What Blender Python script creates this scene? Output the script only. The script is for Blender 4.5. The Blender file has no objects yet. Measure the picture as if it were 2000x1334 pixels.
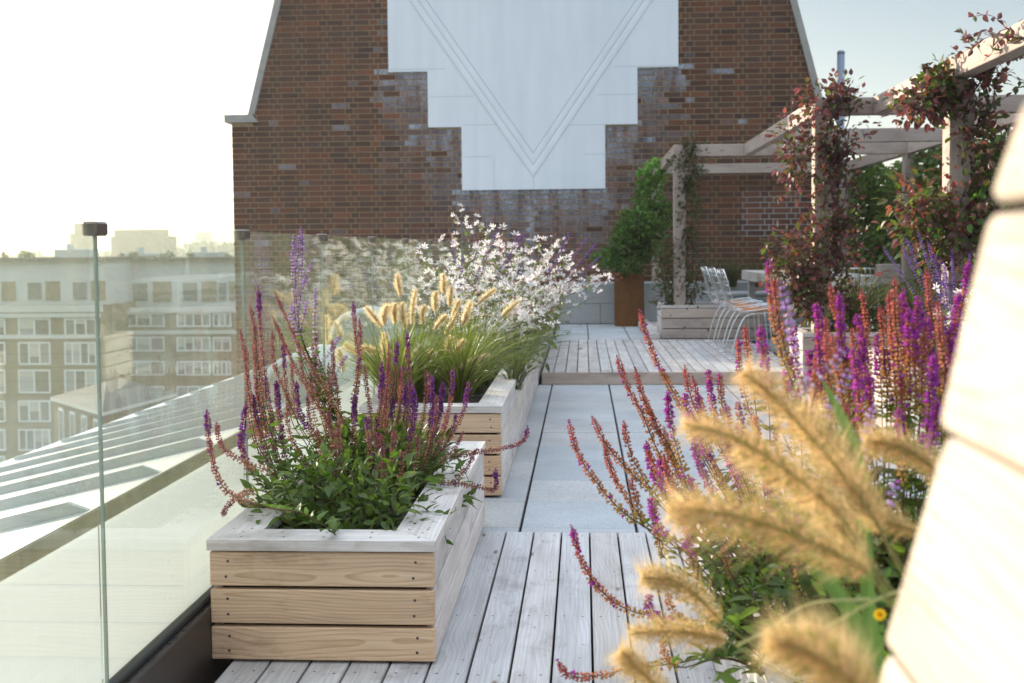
import bpy, math, random
import numpy as np
from mathutils import Matrix, Vector

# ------------------------------------------------------------------ camera, sky, sun, exposure
scene = bpy.context.scene
COL = scene.collection
EYE = 1.15
FPX = 2250.0                       # focal length in pixels of the 2000 px wide photograph
def _basis(y, t, r):
    F = np.array([-math.sin(y)*math.cos(t), math.cos(y)*math.cos(t), -math.sin(t)])
    R0 = np.array([math.cos(y), math.sin(y), 0.0]); U0 = np.cross(R0, F)
    return R0*math.cos(r)-U0*math.sin(r), U0*math.cos(r)+R0*math.sin(r), F
CR, CU, CF = _basis(0.061630592, math.atan(0.05), 0.009)
CDY = -69.25341
def at(x, y, v, ax='Y'):
    """world point seen at photo pixel (x, y) on the plane ax = v"""
    d = CF + CR*(x-1000)/FPX - CU*(y-667-CDY)/FPX
    k = 'XYZ'.index(ax); o = np.array([0, 0, EYE])
    return o + d*(v-o[k])/d[k]

cam_d = bpy.data.cameras.new("camera"); cam = bpy.data.objects.new("camera", cam_d); COL.objects.link(cam)
m = Matrix.Identity(4)
for i in range(3):
    m[i][0], m[i][1], m[i][2] = CR[i], CU[i], -CF[i]
m[2][3] = EYE
cam.matrix_world = m
cam_d.sensor_width = 36.0; cam_d.lens = FPX*36/2000
cam_d.shift_y = CDY/2000
cam_d.clip_start = 0.05; cam_d.clip_end = 6000
cam_d.dof.use_dof = True; cam_d.dof.focus_distance = 3.8; cam_d.dof.aperture_fstop = 5.6
scene.camera = cam

SUN_AZ, SUN_EL = math.radians(46), math.radians(11.5)     # azimuth to the left of the view along +Y
world = bpy.data.worlds.new("World"); scene.world = world; world.use_nodes = True
wn = world.node_tree
sky = wn.nodes.new('ShaderNodeTexSky'); sky.sky_type = 'NISHITA'; sky.sun_disc = False
sky.sun_elevation = SUN_EL; sky.sun_rotation = -SUN_AZ
sky.air_density = 1.0; sky.dust_density = 1.2; sky.ozone_density = 1.2
bg = wn.nodes['Background']; bg.inputs[1].default_value = 0.05
wn.links.new(sky.outputs[0], bg.inputs[0])
# thin cloud veil added over the sky, its zenith brightened to lift the shaded terrace
vg = wn.nodes.new('ShaderNodeTexCoord'); vs = wn.nodes.new('ShaderNodeSeparateXYZ'); wn.links.new(vg.outputs['Generated'], vs.inputs[0])
vr = wn.nodes.new('ShaderNodeValToRGB'); wn.links.new(vs.outputs[2], vr.inputs[0]); el = vr.color_ramp.elements
el[0].position = 0.0; el[0].color = (.10, .115, .135, 1); el[1].position = 1.0; el[1].color = (.66, .75, .87, 1)
e = el.new(.20); e.color = (.030, .040, .056, 1); e = el.new(.5); e.color = (.36, .41, .475, 1)
bg2 = wn.nodes.new('ShaderNodeBackground'); wn.links.new(vr.outputs[0], bg2.inputs[0]); bg2.inputs[1].default_value = 1.0
wadd = wn.nodes.new('ShaderNodeAddShader'); wn.links.new(bg.outputs[0], wadd.inputs[0]); wn.links.new(bg2.outputs[0], wadd.inputs[1])
wn.links.new(wadd.outputs[0], wn.nodes['World Output'].inputs[0])
sun_d = bpy.data.lights.new("sun", 'SUN'); sun_d.energy = 4.8; sun_d.angle = math.radians(0.6); sun_d.color = (1.0, 0.86, 0.68)
sun = bpy.data.objects.new("sun", sun_d); COL.objects.link(sun)
sdir = Vector((-math.sin(SUN_AZ)*math.cos(SUN_EL), math.cos(SUN_AZ)*math.cos(SUN_EL), math.sin(SUN_EL)))
sun.rotation_euler = sdir.to_track_quat('Z', 'Y').to_euler()
scene.view_settings.view_transform = 'Standard'; scene.view_settings.look = 'None'
scene.view_settings.exposure = 1.3; scene.view_settings.gamma = 1.0
scene.render.engine = 'CYCLES'
scene.cycles.max_bounces = 8; scene.cycles.transparent_max_bounces = 24
scene.cycles.diffuse_bounces = 3; scene.cycles.glossy_bounces = 3; scene.cycles.volume_bounces = 0

# ------------------------------------------------------------------ mesh helpers
rng = np.random.RandomState(7); random.seed(7)
BASE = {}
class MB:
    """collects geometry (with colour and grain attributes) and links it as ONE mesh object"""
    def __init__(s): s.V = []; s.F = []; s.C = []; s.G = []; s.M = []; s.n = 0
    def add(s, V, F, col=(1, 1, 1), grain=None, mat=0):
        V = np.asarray(V, float); n = len(V)
        C = np.asarray(col, float)
        if C.ndim == 1: C = np.tile(C, (n, 1))
        s.V.append(V); s.C.append(C)
        s.G.append(V if grain is None else np.asarray(grain, float))
        if isinstance(F, np.ndarray): F = [F]
        elif len(F) and not isinstance(F[0], np.ndarray):
            d = {}
            for f in F: d.setdefault(len(f), []).append(f)
            F = [np.array(v) for v in d.values()]
        for f in F:
            s.F.append(f+s.n); s.M.append(np.full(len(f), mat))
        s.n += n
    def build(s, name, mats, parent=None, smooth=False):
        V = np.concatenate(s.V); C = np.concatenate(s.C); G = np.concatenate(s.G)
        off = BASE.get(parent.name, np.zeros(3)) if parent else np.zeros(3)
        me = bpy.data.meshes.new(name)
        sizes = np.concatenate([np.full(len(f), f.shape[1]) for f in s.F]); loops = np.concatenate([f.ravel() for f in s.F])
        mi = np.concatenate(s.M)
        me.vertices.add(len(V)); me.vertices.foreach_set('co', (V-off).astype(np.float32).ravel())
        me.loops.add(len(loops)); me.loops.foreach_set('vertex_index', loops.astype(np.int32))
        me.polygons.add(len(sizes))
        st = np.concatenate([[0], np.cumsum(sizes)[:-1]])
        me.polygons.foreach_set('loop_start', st.astype(np.int32))
        me.polygons.foreach_set('material_index', mi.astype(np.int32))
        me.polygons.foreach_set('use_smooth', np.full(len(sizes), bool(smooth)))
        a = me.attributes.new('col', 'FLOAT_COLOR', 'POINT')
        a.data.foreach_set('color', np.concatenate([C, np.ones((len(C), 1))], 1).astype(np.float32).ravel())
        g = me.attributes.new('grain', 'FLOAT_VECTOR', 'POINT'); g.data.foreach_set('vector', G.astype(np.float32).ravel())
        me.update(calc_edges=True); me.validate()
        for mt in (mats if isinstance(mats, (list, tuple)) else [mats]): me.materials.append(mt)
        o = bpy.data.objects.new(name, me); COL.objects.link(o)
        if parent: o.parent = parent
        BASE[o.name] = off
        return o

def thing(name, label, cat, loc=(0, 0, 0), group=None):
    o = bpy.data.objects.new(name, None); o.empty_display_size = .1; COL.objects.link(o)
    o.location = loc; BASE[o.name] = np.array(loc, float)
    o['label'] = label; o['category'] = cat
    if group: o['group'] = group
    return o
def tag(o, label, cat, group=None):
    o['label'] = label; o['category'] = cat
    if group: o['group'] = group
    return o
def kind(o, k): o['kind'] = k; return o
def copy_tree(o, parent=None):
    c = o.copy(); COL.objects.link(c)
    if parent: c.parent = parent
    for ch in list(o.children): copy_tree(ch, c)
    return c

_CB = []
for sx in (-1, 1):
    for sy in (-1, 1):
        for sz in (-1, 1): _CB.append((sx, sy, sz))
def _cbox_faces():
    idx = lambda c, a: _CB.index(c)*3+a
    fs = []
    for a in range(3):
        for s in (-1, 1):
            b, c = [(1, 2), (2, 0), (0, 1)][a]
            q = []
            for (p, r) in ((-1, -1), (1, -1), (1, 1), (-1, 1)):
                k = [0, 0, 0]; k[a] = s; k[b] = p; k[c] = r; q.append(idx(tuple(k), a))
            fs.append(q if s > 0 else q[::-1])
    for a in range(3):
        b, c = [(1, 2), (2, 0), (0, 1)][a]
        for sb in (-1, 1):
            for sc in (-1, 1):
                k0 = [0]*3; k1 = [0]*3; k0[a] = -1; k1[a] = 1; k0[b] = k1[b] = sb; k0[c] = k1[c] = sc
                k0, k1 = tuple(k0), tuple(k1)
                q = [idx(k0, b), idx(k1, b), idx(k1, c), idx(k0, c)]
                fs.append(q if sb*sc > 0 else q[::-1])
    for c in _CB:
        q = [idx(c, 0), idx(c, 1), idx(c, 2)]
        fs.append(q if c[0]*c[1]*c[2] > 0 else q[::-1])
    return fs
_CBF = _cbox_faces()
def wgrain(V, axis=None):
    """grain coordinates of one board: along, across, through (with a random cut out of the log)"""
    ext = V.max(0)-V.min(0)
    order = np.argsort(-ext) if axis is None else [axis]+[k for k in np.argsort(-ext) if k != axis]
    L = V - V.mean(0)
    r = rng.rand(3)
    G = np.stack([L[:, order[0]]+r[0]*20, L[:, order[1]]-.0375+(r[1]-.5)*.13, L[:, order[2]]-.0375+.012+r[2]*.035], 1)
    return G
def board(mb, p0, p1, ch=.003, tint=.12, mat=0, axis=None, col=None):
    p0 = np.minimum(p0, p1).astype(float); p1 = np.maximum(p0, p1).astype(float) if False else np.maximum(np.asarray(p1, float), p0)
    c = (p0+p1)/2; h = (p1-p0)/2; ch = min(ch, h.min()*.8)
    V = []
    for k in _CB:
        for a in range(3):
            v = [h[i]-ch for i in range(3)]; v[a] = h[a]
            V.append([c[i]+k[i]*v[i] for i in range(3)])
    V = np.array(V)
    t = 1+(rng.rand()-.5)*2*tint; w = (rng.rand()-.5)*.06
    cc = (t*(1+w), t, t*(1-w)) if col is None else col
    mb.add(V, _CBF, cc, wgrain(V, axis), mat)
def box(mb, p0, p1, col=(1, 1, 1), mat=0):
    p0, p1 = np.array(p0, float), np.array(p1, float)
    V = np.array([[(p0, p1)[i][0], (p0, p1)[j][1], (p0, p1)[k][2]] for i in (0, 1) for j in (0, 1) for k in (0, 1)])
    mb.add(V, [(0, 1, 3, 2), (4, 6, 7, 5), (0, 4, 5, 1), (2, 3, 7, 6), (0, 2, 6, 4), (1, 5, 7, 3)], col, None, mat)
def prism(mb, poly, d0, d1, axis=1, col=(1, 1, 1), mat=0, grain=None):
    """polygon in the two other axes, extruded along axis from d0 to d1 (flat caps)"""
    n = len(poly); V = []
    for d in (d0, d1):
        for p in poly:
            v = list(p); v.insert(axis, d); V.append(v)
    F = [tuple(range(n))[::-1], tuple(range(n, 2*n))]
    for i in range(n): F.append((i, (i+1) % n, n+(i+1) % n, n+i))
    V = np.array(V)
    area = sum(poly[i][0]*poly[(i+1) % n][1]-poly[(i+1) % n][0]*poly[i][1] for i in range(n))
    flip = (area < 0) ^ (axis == 1)
    if flip: F = [f[::-1] for f in F]
    mb.add(V, F, col, wgrain(V) if grain else None, mat)
def disc(mb, c, r, axis=2, n=8, col=(1, 1, 1), mat=0, h=0.0):
    a = np.linspace(0, 2*math.pi, n, endpoint=False)
    o = [i for i in range(3) if i != axis]
    V = np.tile(np.array(c, float), (n, 1)); V[:, o[0]] += r*np.cos(a); V[:, o[1]] += r*np.sin(a)
    f = list(range(n))
    if axis == 1: f = f[::-1]
    mb.add(V, [tuple(f)], col, None, mat)
def catmull(P, n=6):
    P = np.asarray(P, float)
    if len(P) < 3: return np.array([P[0]+(P[-1]-P[0])*t for t in np.linspace(0, 1, n+1)])
    Q = np.vstack([2*P[0]-P[1], P, 2*P[-1]-P[-2]]); out = []
    for i in range(1, len(Q)-2):
        for t in np.linspace(0, 1, n, endpoint=False):
            a, b, c, d = Q[i-1], Q[i], Q[i+1], Q[i+2]
            out.append(.5*((2*b)+(-a+c)*t+(2*a-5*b+4*c-d)*t*t+(-a+3*b-3*c+d)*t**3))
    out.append(P[-1]); return np.array(out)
def frames(P):
    T = np.gradient(P, axis=0); T /= np.linalg.norm(T, axis=1)[:, None]+1e-12
    ref = np.array([0, 0, 1.0]) if abs(T[0][2]) < .9 else np.array([1.0, 0, 0])
    N = np.zeros_like(P); u = np.cross(T[0], ref); u /= np.linalg.norm(u)
    for i in range(len(P)):
        u = u-T[i]*(u@T[i]); u /= np.linalg.norm(u)+1e-12; N[i] = u
    return T, N, np.cross(T, N)
def tube(mb, P, r, sides=5, col=(1, 1, 1), mat=0, caps=True, grain=False):
    P = np.asarray(P, float); n = len(P); r = np.broadcast_to(r, (n,)).astype(float)
    T, N, B = frames(P); a = np.linspace(0, 2*math.pi, sides, endpoint=False)
    V = (P[:, None]+r[:, None, None]*(np.cos(a)[None, :, None]*N[:, None]+np.sin(a)[None, :, None]*B[:, None])).reshape(-1, 3)
    i = np.arange(n-1)[:, None]*sides; j = np.arange(sides)[None]; k = (j+1) % sides
    F = np.stack([i+j, i+k, i+sides+k, i+sides+j], -1).reshape(-1, 4)
    Fs = [F]
    if caps:
        Fs += [np.arange(sides)[::-1][None], (np.arange(sides)+(n-1)*sides)[None]]
    C = np.asarray(col, float)
    if C.ndim == 2: C = np.repeat(C, sides, 0)
    mb.add(V, Fs, C, None, mat)
def unit(v): return v/(np.linalg.norm(v, axis=-1, keepdims=True)+1e-12)
def orient(D, up=None):
    """rotation matrices whose y column is D and z column leans towards up"""
    D = unit(D)
    if up is None: up = np.array([0, 0, 1.0])+rng.randn(len(D), 3)*.5
    X = unit(np.cross(D, np.broadcast_to(up, D.shape)+rng.randn(*D.shape)*.01)); Z = np.cross(X, D)
    return np.stack([X, D, Z], -1)
def scatter(mb, tV, tF, P, R, S, C, mat=0, tC=None):
    """place a template at P with rotation R, scale S (N or N,3), colour C (N,3)"""
    N = len(P); S = np.asarray(S, float)
    if S.ndim == 1: S = S[:, None]
    L = tV[None]*S[:, None, :]
    V = np.einsum('nij,nkj->nki', R, L)+P[:, None]
    k = len(tV); F = (tF[None]+(np.arange(N)*k)[:, None, None]).reshape(-1, tF.shape[1])
    CC = np.repeat(np.asarray(C, float)[:, None], k, 1)
    if tC is not None: CC = CC*tC[None]
    mb.add(V.reshape(-1, 3), F, CC.reshape(-1, 3), None, mat)

def leaf_tpl(w=.22, fold=.25, droop=.25, n=4, tipy=.45):
    ys = np.linspace(0, 1, n+1); V = [(0, 0, 0)]; F = []
    wd = np.sin(np.pi*ys**tipy_exp(tipy))
    for y, q in zip(ys[1:-1], wd[1:-1]):
        z = -droop*y*y
        V += [(-w*q, y, z+fold*w*q), (0, y, z), (w*q, y, z+fold*w*q)]
    V.append((0, 1, -droop))
    F += [(0, 2, 1), (0, 3, 2)]
    for i in range(n-2):
        a = 1+3*i; b = a+3
        F += [(a, a+1, b+1), (a, b+1, b), (a+1, a+2, b+2), (a+1, b+2, b+1)]
    a = 1+3*(n-2); t = a+3
    F += [(a, a+1, t), (a+1, a+2, t)]
    return np.array(V, float), np.array(F)
def tipy_exp(t): return math.log(.5)/math.log(t)
LEAF = leaf_tpl(.2, .3, .25, 4, .42)
LEAFB = leaf_tpl(.30, .25, .2, 4, .45)
LEAFS = leaf_tpl(.25, .2, .15, 3, .5)
OCT = (np.array([(0, 0, 0), (.34, .5, 0), (0, .5, .34), (-.34, .5, 0), (0, .5, -.34), (0, 1, 0)], float),
       np.array([(0, 1, 2), (0, 2, 3), (0, 3, 4), (0, 4, 1), (5, 2, 1), (5, 3, 2), (5, 4, 3), (5, 1, 4)]))
# two-lipped floret: a calyx that flares into an upper and a lower lip
FLO = (np.array([(0, 0, 0), (.2, .45, .1), (-.2, .45, .1), (0, .45, -.2), (0, 1.05, .38), (.26, .9, -.12), (-.26, .9, -.12), (0, 1.15, -.42)], float),
       np.array([(0, 1, 2), (0, 3, 1), (0, 2, 3), (1, 4, 2), (1, 5, 4), (2, 4, 6), (3, 7, 5), (3, 6, 7), (1, 3, 5), (2, 6, 3)]))
def jit(col, N, a=.25):
    col = np.asarray(col, float); b = 1+(rng.rand(N, 1)-.5)*2*a
    return np.clip(col*b*(1+(rng.rand(N, 3)-.5)*.5*a), 0, 1)

# ------------------------------------------------------------------ materials
def new_mat(name):
    mt = bpy.data.materials.new(name); mt.use_nodes = True
    nt = mt.node_tree; return mt, nt, nt.nodes['Principled BSDF'], nt.nodes['Material Output']
def N(nt, t, **kw):
    n = nt.nodes.new(t)
    for k, v in kw.items(): setattr(n, k, v)
    return n
def mix_rgb(nt, mode, fac, a, b):
    n = N(nt, 'ShaderNodeMix', data_type='RGBA', blend_type=mode)
    for sock, v in ((n.inputs[0], fac), (n.inputs[6], a), (n.inputs[7], b)):
        if hasattr(v, 'links'): nt.links.new(v, sock)
        else: sock.default_value = v if not isinstance(v, tuple) else (*v, 1)[:4]
    return n.outputs[2]
def ramp(nt, src, stops):
    n = N(nt, 'ShaderNodeValToRGB'); el = n.color_ramp.elements
    while len(el) < len(stops): el.new(.5)
    for e, (p, c) in zip(el, stops): e.position = p; e.color = (*c, 1) if len(c) == 3 else c
    nt.links.new(src, n.inputs[0]); return n.outputs[0]
def noise(nt, vec, scale, detail=3, rough=.55, dist=0):
    n = N(nt, 'ShaderNodeTexNoise'); n.inputs['Scale'].default_value = scale; n.inputs['Detail'].default_value = detail
    n.inputs['Roughness'].default_value = rough; n.inputs['Distortion'].default_value = dist
    if vec is not None: nt.links.new(vec, n.inputs['Vector'])
    return n.outputs['Fac']
def mapping(nt, vec, scale):
    n = N(nt, 'ShaderNodeMapping'); n.inputs['Scale'].default_value = scale; nt.links.new(vec, n.inputs[0]); return n.outputs[0]
def obj_co(nt): return N(nt, 'ShaderNodeTexCoord').outputs['Object']
def attr(nt, nm): return N(nt, 'ShaderNodeAttribute', attribute_name=nm)
def bump(nt, bsdf, h, dist, strength=.5):
    b = N(nt, 'ShaderNodeBump'); b.inputs['Distance'].default_value = dist; b.inputs['Strength'].default_value = strength
    nt.links.new(h, b.inputs['Height']); nt.links.new(b.outputs[0], bsdf.inputs['Normal'])

def wood(name, light, dark, ring=.55, rough=.75, grey=None):
    mt, nt, b, out = new_mat(name)
    g = attr(nt, 'grain').outputs['Vector']
    wob = N(nt, 'ShaderNodeTexNoise'); wob.inputs['Scale'].default_value = 1.0; wob.inputs['Detail'].default_value = 1.5
    nt.links.new(mapping(nt, g, (2.4, 5, 5)), wob.inputs['Vector'])
    wv = N(nt, 'ShaderNodeVectorMath', operation='MULTIPLY_ADD'); nt.links.new(wob.outputs['Color'], wv.inputs[0]); wv.inputs[1].default_value = (0, .075, .075); nt.links.new(g, wv.inputs[2])
    v1 = mapping(nt, wv.outputs[0], (.16, 1, 1))
    w = N(nt, 'ShaderNodeTexWave', wave_type='RINGS', rings_direction='X', wave_profile='SAW')
    w.inputs['Scale'].default_value = 30; w.inputs['Distortion'].default_value = .8; w.inputs['Detail'].default_value = 2.0
    w.inputs['Detail Scale'].default_value = .35
    nt.links.new(v1, w.inputs[0])
    fine = noise(nt, mapping(nt, g, (2.2, 170, 170)), 1.0, 3)
    blot = noise(nt, mapping(nt, g, (1.2, 5, 5)), 1.6, 3)
    rg = ramp(nt, w.outputs['Fac'], [(0.0, (0, 0, 0)), (.55, (.25,)*3), (.93, (1, 1, 1)), (1.0, (0.1,)*3)])
    c = mix_rgb(nt, 'MIX', rg, light, dark)
    c2 = mix_rgb(nt, 'MIX', ring, light, c)
    c3 = mix_rgb(nt, 'MULTIPLY', .55, c2, ramp(nt, fine, [(.3, (.62, .6, .58)), (.65, (1, 1, 1))]))
    c3 = mix_rgb(nt, 'MULTIPLY', .6, c3, ramp(nt, blot, [(.28, (.62, .59, .57)), (.60, (1.0, 1.0, 1.0))]))
    kn = N(nt, 'ShaderNodeTexVoronoi'); kn.inputs['Scale'].default_value = 1.0; nt.links.new(mapping(nt, g, (2.6, 9, 9)), kn.inputs['Vector'])
    c3 = mix_rgb(nt, 'MULTIPLY', 1.0, c3, ramp(nt, kn.outputs['Distance'], [(.045, (.42, .33, .26)), (.10, (1, 1, 1))]))
    gr = noise(nt, mapping(nt, obj_co(nt), (3, 3, 7)), 1.0, 5, .7)
    c3 = mix_rgb(nt, 'MULTIPLY', .8, c3, ramp(nt, gr, [(.30, (.60, .57, .54)), (.46, (1, 1, 1))]))
    c4 = mix_rgb(nt, 'MULTIPLY', 1.0, c3, attr(nt, 'col').outputs['Color'])
    nt.links.new(c4, b.inputs['Base Color']); b.inputs['Roughness'].default_value = rough
    b.inputs['Specular IOR Level'].default_value = .35
    bump(nt, b, fine, .0012, .6)
    return mt
def plain(name, col, rough=.6, metal=0, spec=.5, nscale=0, namp=.25, bmp=0):
    mt, nt, b, out = new_mat(name)
    b.inputs['Roughness'].default_value = rough; b.inputs['Metallic'].default_value = metal; b.inputs['Specular IOR Level'].default_value = spec
    b.inputs['Base Color'].default_value = (*col, 1)
    if nscale:
        f = noise(nt, obj_co(nt), nscale, 5)
        c = mix_rgb(nt, 'MIX', f, tuple(x*(1-namp) for x in col), tuple(min(1, x*(1+namp)) for x in col))
        nt.links.new(c, b.inputs['Base Color'])
        if bmp: bump(nt, b, f, bmp)
    return mt
def leafy(name, trans=.35, rough=.5, gain=(1.5, 1.7, .9), spec=.4):
    mt, nt, b, out = new_mat(name)
    a = attr(nt, 'col').outputs['Color']
    nt.links.new(a, b.inputs['Base Color']); b.inputs['Roughness'].default_value = rough; b.inputs['Specular IOR Level'].default_value = spec
    t = N(nt, 'ShaderNodeBsdfTranslucent'); nt.links.new(mix_rgb(nt, 'MULTIPLY', 1.0, a, gain), t.inputs[0])
    mx = N(nt, 'ShaderNodeMixShader'); mx.inputs[0].default_value = trans
    nt.links.new(b.outputs[0], mx.inputs[1]); nt.links.new(t.outputs[0], mx.inputs[2]); nt.links.new(mx.outputs[0], out.inputs[0])
    return mt
def colored(name, rough=.7, spec=.3, nscale=0, namp=.2, bmp=0):
    mt, nt, b, out = new_mat(name)
    a = attr(nt, 'col').outputs['Color']; b.inputs['Roughness'].default_value = rough; b.inputs['Specular IOR Level'].default_value = spec
    if nscale:
        f = noise(nt, obj_co(nt), nscale, 5)
        a = mix_rgb(nt, 'MULTIPLY', 1.0, a, ramp(nt, f, [(.25, (1-namp,)*3), (.75, (1+namp,)*3)]))
        if bmp: bump(nt, b, f, bmp)
    nt.links.new(a, b.inputs['Base Color'])
    return mt

M = {}
M['cedar'] = wood('cedar boards', (.77, .535, .35), (.48, .26, .13), .62)
M['rim'] = wood('weathered cedar', (.72, .66, .62), (.54, .465, .41), .42)
M['deck'] = wood('silvered decking', (.60, .575, .56), (.44, .40, .375), .5)
M['post'] = wood('pale larch', (.50, .41, .36), (.35, .265, .21), .5)
M['plat'] = wood('platform boards', (.60, .56, .535), (.44, .40, .37), .5)
M['wfront'] = wood('weathered fronts', (.60, .49, .42), (.42, .32, .26), .5)
M['clad'] = wood('pale cladding', (.64, .56, .46), (.46, .35, .24), .5)
M['dark'] = plain('dark void', (.012, .011, .010), .9)
M['screw'] = plain('screw heads', (.09, .08, .075), .5, .6)
M['soil'] = plain('dark mulch', (.035, .028, .022), .95, 0, .2, 60, .7, .01)
M['channel'] = plain('bronze channel', (.045, .035, .030), .42, .3, .5, 30, .2)
M['seal'] = plain('black gasket', (.012, .012, .012), .6)
M['cap'] = plain('bronze clip', (.20, .16, .135), .35, .75)
M['leaf'] = leafy('leaves', .38)
M['blade'] = leafy('grass blades', .45, .4, (1.4, 1.5, .8))
M['flower'] = leafy('florets', .30, .6, (1.5, 1.1, 1.3), .25)
M['petal'] = leafy('white petals', .45, .6, (1, 1, 1), .2)
M['plume'] = leafy('plume bristles', .62, .6, (1.25, 1.15, .95), .2)
M['steel'] = plain('chrome wire', (.74, .76, .78), .25, 1.0)
M['pad'] = plain('tan leather', (.42, .17, .06), .55)
M['corten'] = plain('rusted steel', (.155, .062, .018), .75, .15, .3, 14, .45, .002)
M['pipe'] = plain('grey flue', (.20, .25, .31), .45, .2)
M['table'] = wood('table top', (.62, .575, .52), (.52, .45, .38), .3)
M['benchgrey'] = plain('grey bench', (.32, .32, .33), .6, 0, .4, 12, .15)
def render_mat():
    mt, nt, b, out = new_mat('white render'); co = obj_co(nt)
    st = noise(nt, mapping(nt, co, (5, 5, .5)), 1.0, 5, .6); bl = noise(nt, co, .9, 4); fn = noise(nt, co, 55, 4)
    c = mix_rgb(nt, 'MULTIPLY', 1, (.80, .825, .845), ramp(nt, st, [(.33, (.935, .94, .945)), (.6, (1, 1, 1))]))
    c = mix_rgb(nt, 'MULTIPLY', 1, c, ramp(nt, bl, [(.3, (.93, .935, .94)), (.7, (1, 1, 1))]))
    nt.links.new(c, b.inputs['Base Color']); b.inputs['Roughness'].default_value = .9; b.inputs['Specular IOR Level'].default_value = .15; bump(nt, b, fn, .003, .5); return mt
M['render'] = render_mat()
M['stone'] = plain('stone coping', (.34, .32, .29), .85, 0, .2, 9, .3, .004)
M['curb'] = plain('pale blocks', (.40, .40, .39), .9, 0, .2, 25, .2, .003)
def brick_mat():
    mt, nt, b, out = new_mat('brick faces'); co = obj_co(nt)
    a = attr(nt, 'col').outputs['Color']; f = noise(nt, co, 45, 5); big = noise(nt, co, .55, 3)
    a = mix_rgb(nt, 'MULTIPLY', 1.0, a, ramp(nt, f, [(.25, (.75,)*3), (.75, (1.25,)*3)]))
    a = mix_rgb(nt, 'MULTIPLY', 1.0, a, ramp(nt, big, [(.3, (.85,)*3), (.7, (1.12,)*3)]))
    sx = N(nt, 'ShaderNodeSeparateXYZ'); nt.links.new(attr(nt, 'grain').outputs['Vector'], sx.inputs[0])
    st = noise(nt, mapping(nt, co, (7, 7, 1.3)), 1.0, 5, .65); sp = noise(nt, co, 30, 3, .6)
    st = ramp(nt, st, [(.32, (0, 0, 0)), (.56, (1, 1, 1))]); sp = ramp(nt, sp, [(.3, (.25,)*3), (.6, (1, 1, 1))])
    l = mix_rgb(nt, 'MULTIPLY', 1.0, mix_rgb(nt, 'MULTIPLY', 1.0, st, sp), sx.outputs[0])
    nt.links.new(mix_rgb(nt, 'MIX', l, a, (.40, .45, .52)), b.inputs['Base Color'])
    b.inputs['Roughness'].default_value = .92; b.inputs['Specular IOR Level'].default_value = .15; bump(nt, b, f, .004); return mt
M['brick'] = brick_mat()
M['roof'] = plain('zinc roof', (.44, .44, .42), .42, .4, .6, 3, .12)
M['fascia'] = plain('gutter fascia', (.17, .135, .075), .7, 0, .3, 2, .4)
M['white'] = plain('white membrane', (.78, .79, .78), .5)
M['mortar_w'] = plain('cement', (.36, .35, .33), .9)

def slab_mat():
    mt, nt, b, out = new_mat('speckled concrete')
    co = obj_co(nt)
    f = noise(nt, co, 260, 2, .7); g = noise(nt, co, 2.2, 4)
    c = ramp(nt, f, [(.32, (.24, .25, .26)), (.5, (.47, .475, .48)), (.68, (.62, .62, .615))])
    c = mix_rgb(nt, 'MULTIPLY', 1, c, ramp(nt, g, [(.3, (.80, .80, .80)), (.7, (1.05, 1.05, 1.05))]))
    c = mix_rgb(nt, 'MULTIPLY', 1, c, attr(nt, 'col').outputs['Color'])
    nt.links.new(c, b.inputs['Base Color']); b.inputs['Roughness'].default_value = .9; b.inputs['Specular IOR Level'].default_value = .2
    bump(nt, b, f, .002, .5); return mt
M['slab'] = slab_mat()
def mortar_mat():
    mt, nt, b, out = new_mat('mortar')
    f = noise(nt, obj_co(nt), 20, 5)
    c = ramp(nt, f, [(.3, (.29, .215, .13)), (.7, (.42, .32, .19))])
    nt.links.new(c, b.inputs['Base Color']); b.inputs['Roughness'].default_value = .95; return mt
M['mortar'] = mortar_mat()
def glass_mat():
    mt, nt, b, out = new_mat('dusty clear glass')
    nt.nodes.remove(b)
    tr = N(nt, 'ShaderNodeBsdfTransparent'); tr.inputs[0].default_value = (.955, .985, .965, 1)
    gl = N(nt, 'ShaderNodeBsdfGlossy'); gl.inputs['Roughness'].default_value = .01; gl.inputs[0].default_value = (.95, 1, .97, 1)
    lw = N(nt, 'ShaderNodeLayerWeight'); lw.inputs[0].default_value = .5
    pw = N(nt, 'ShaderNodeMath', operation='POWER'); nt.links.new(lw.outputs['Facing'], pw.inputs[0]); pw.inputs[1].default_value = 4.6
    fr = N(nt, 'ShaderNodeMath', operation='MULTIPLY_ADD'); nt.links.new(pw.outputs[0], fr.inputs[0]); fr.inputs[1].default_value = .75; fr.inputs[2].default_value = .035
    tl = N(nt, 'ShaderNodeBsdfTranslucent'); tl.inputs[0].default_value = (.80, .88, .66, 1)
    co = obj_co(nt)
    st = noise(nt, mapping(nt, co, (1, 90, 1.2)), 1.0, 4, .6); sp = noise(nt, co, 300, 2, .6); cl = noise(nt, co, 2.0, 3)
    d1 = ramp(nt, st, [(.35, (.02,)*3), (.75, (.085,)*3)])
    d2 = ramp(nt, sp, [(.45, (.45,)*3), (.75, (1.6,)*3)])
    d = mix_rgb(nt, 'MULTIPLY', 1, d1, d2)
    d = mix_rgb(nt, 'MULTIPLY', 1, d, ramp(nt, cl, [(.3, (.7,)*3), (.7, (1.3,)*3)]))
    m1 = N(nt, 'ShaderNodeMixShader'); nt.links.new(d, m1.inputs[0]); nt.links.new(tr.outputs[0], m1.inputs[1]); nt.links.new(tl.outputs[0], m1.inputs[2])
    m2 = N(nt, 'ShaderNodeMixShader'); nt.links.new(fr.outputs[0], m2.inputs[0]); nt.links.new(m1.outputs[0], m2.inputs[1]); nt.links.new(gl.outputs[0], m2.inputs[2])
    nt.links.new(m2.outputs[0], out.inputs[0]); return mt
M['glass'] = glass_mat()
M['edge'] = plain('green glass edge', (.27, .32, .27), .15)
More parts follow.
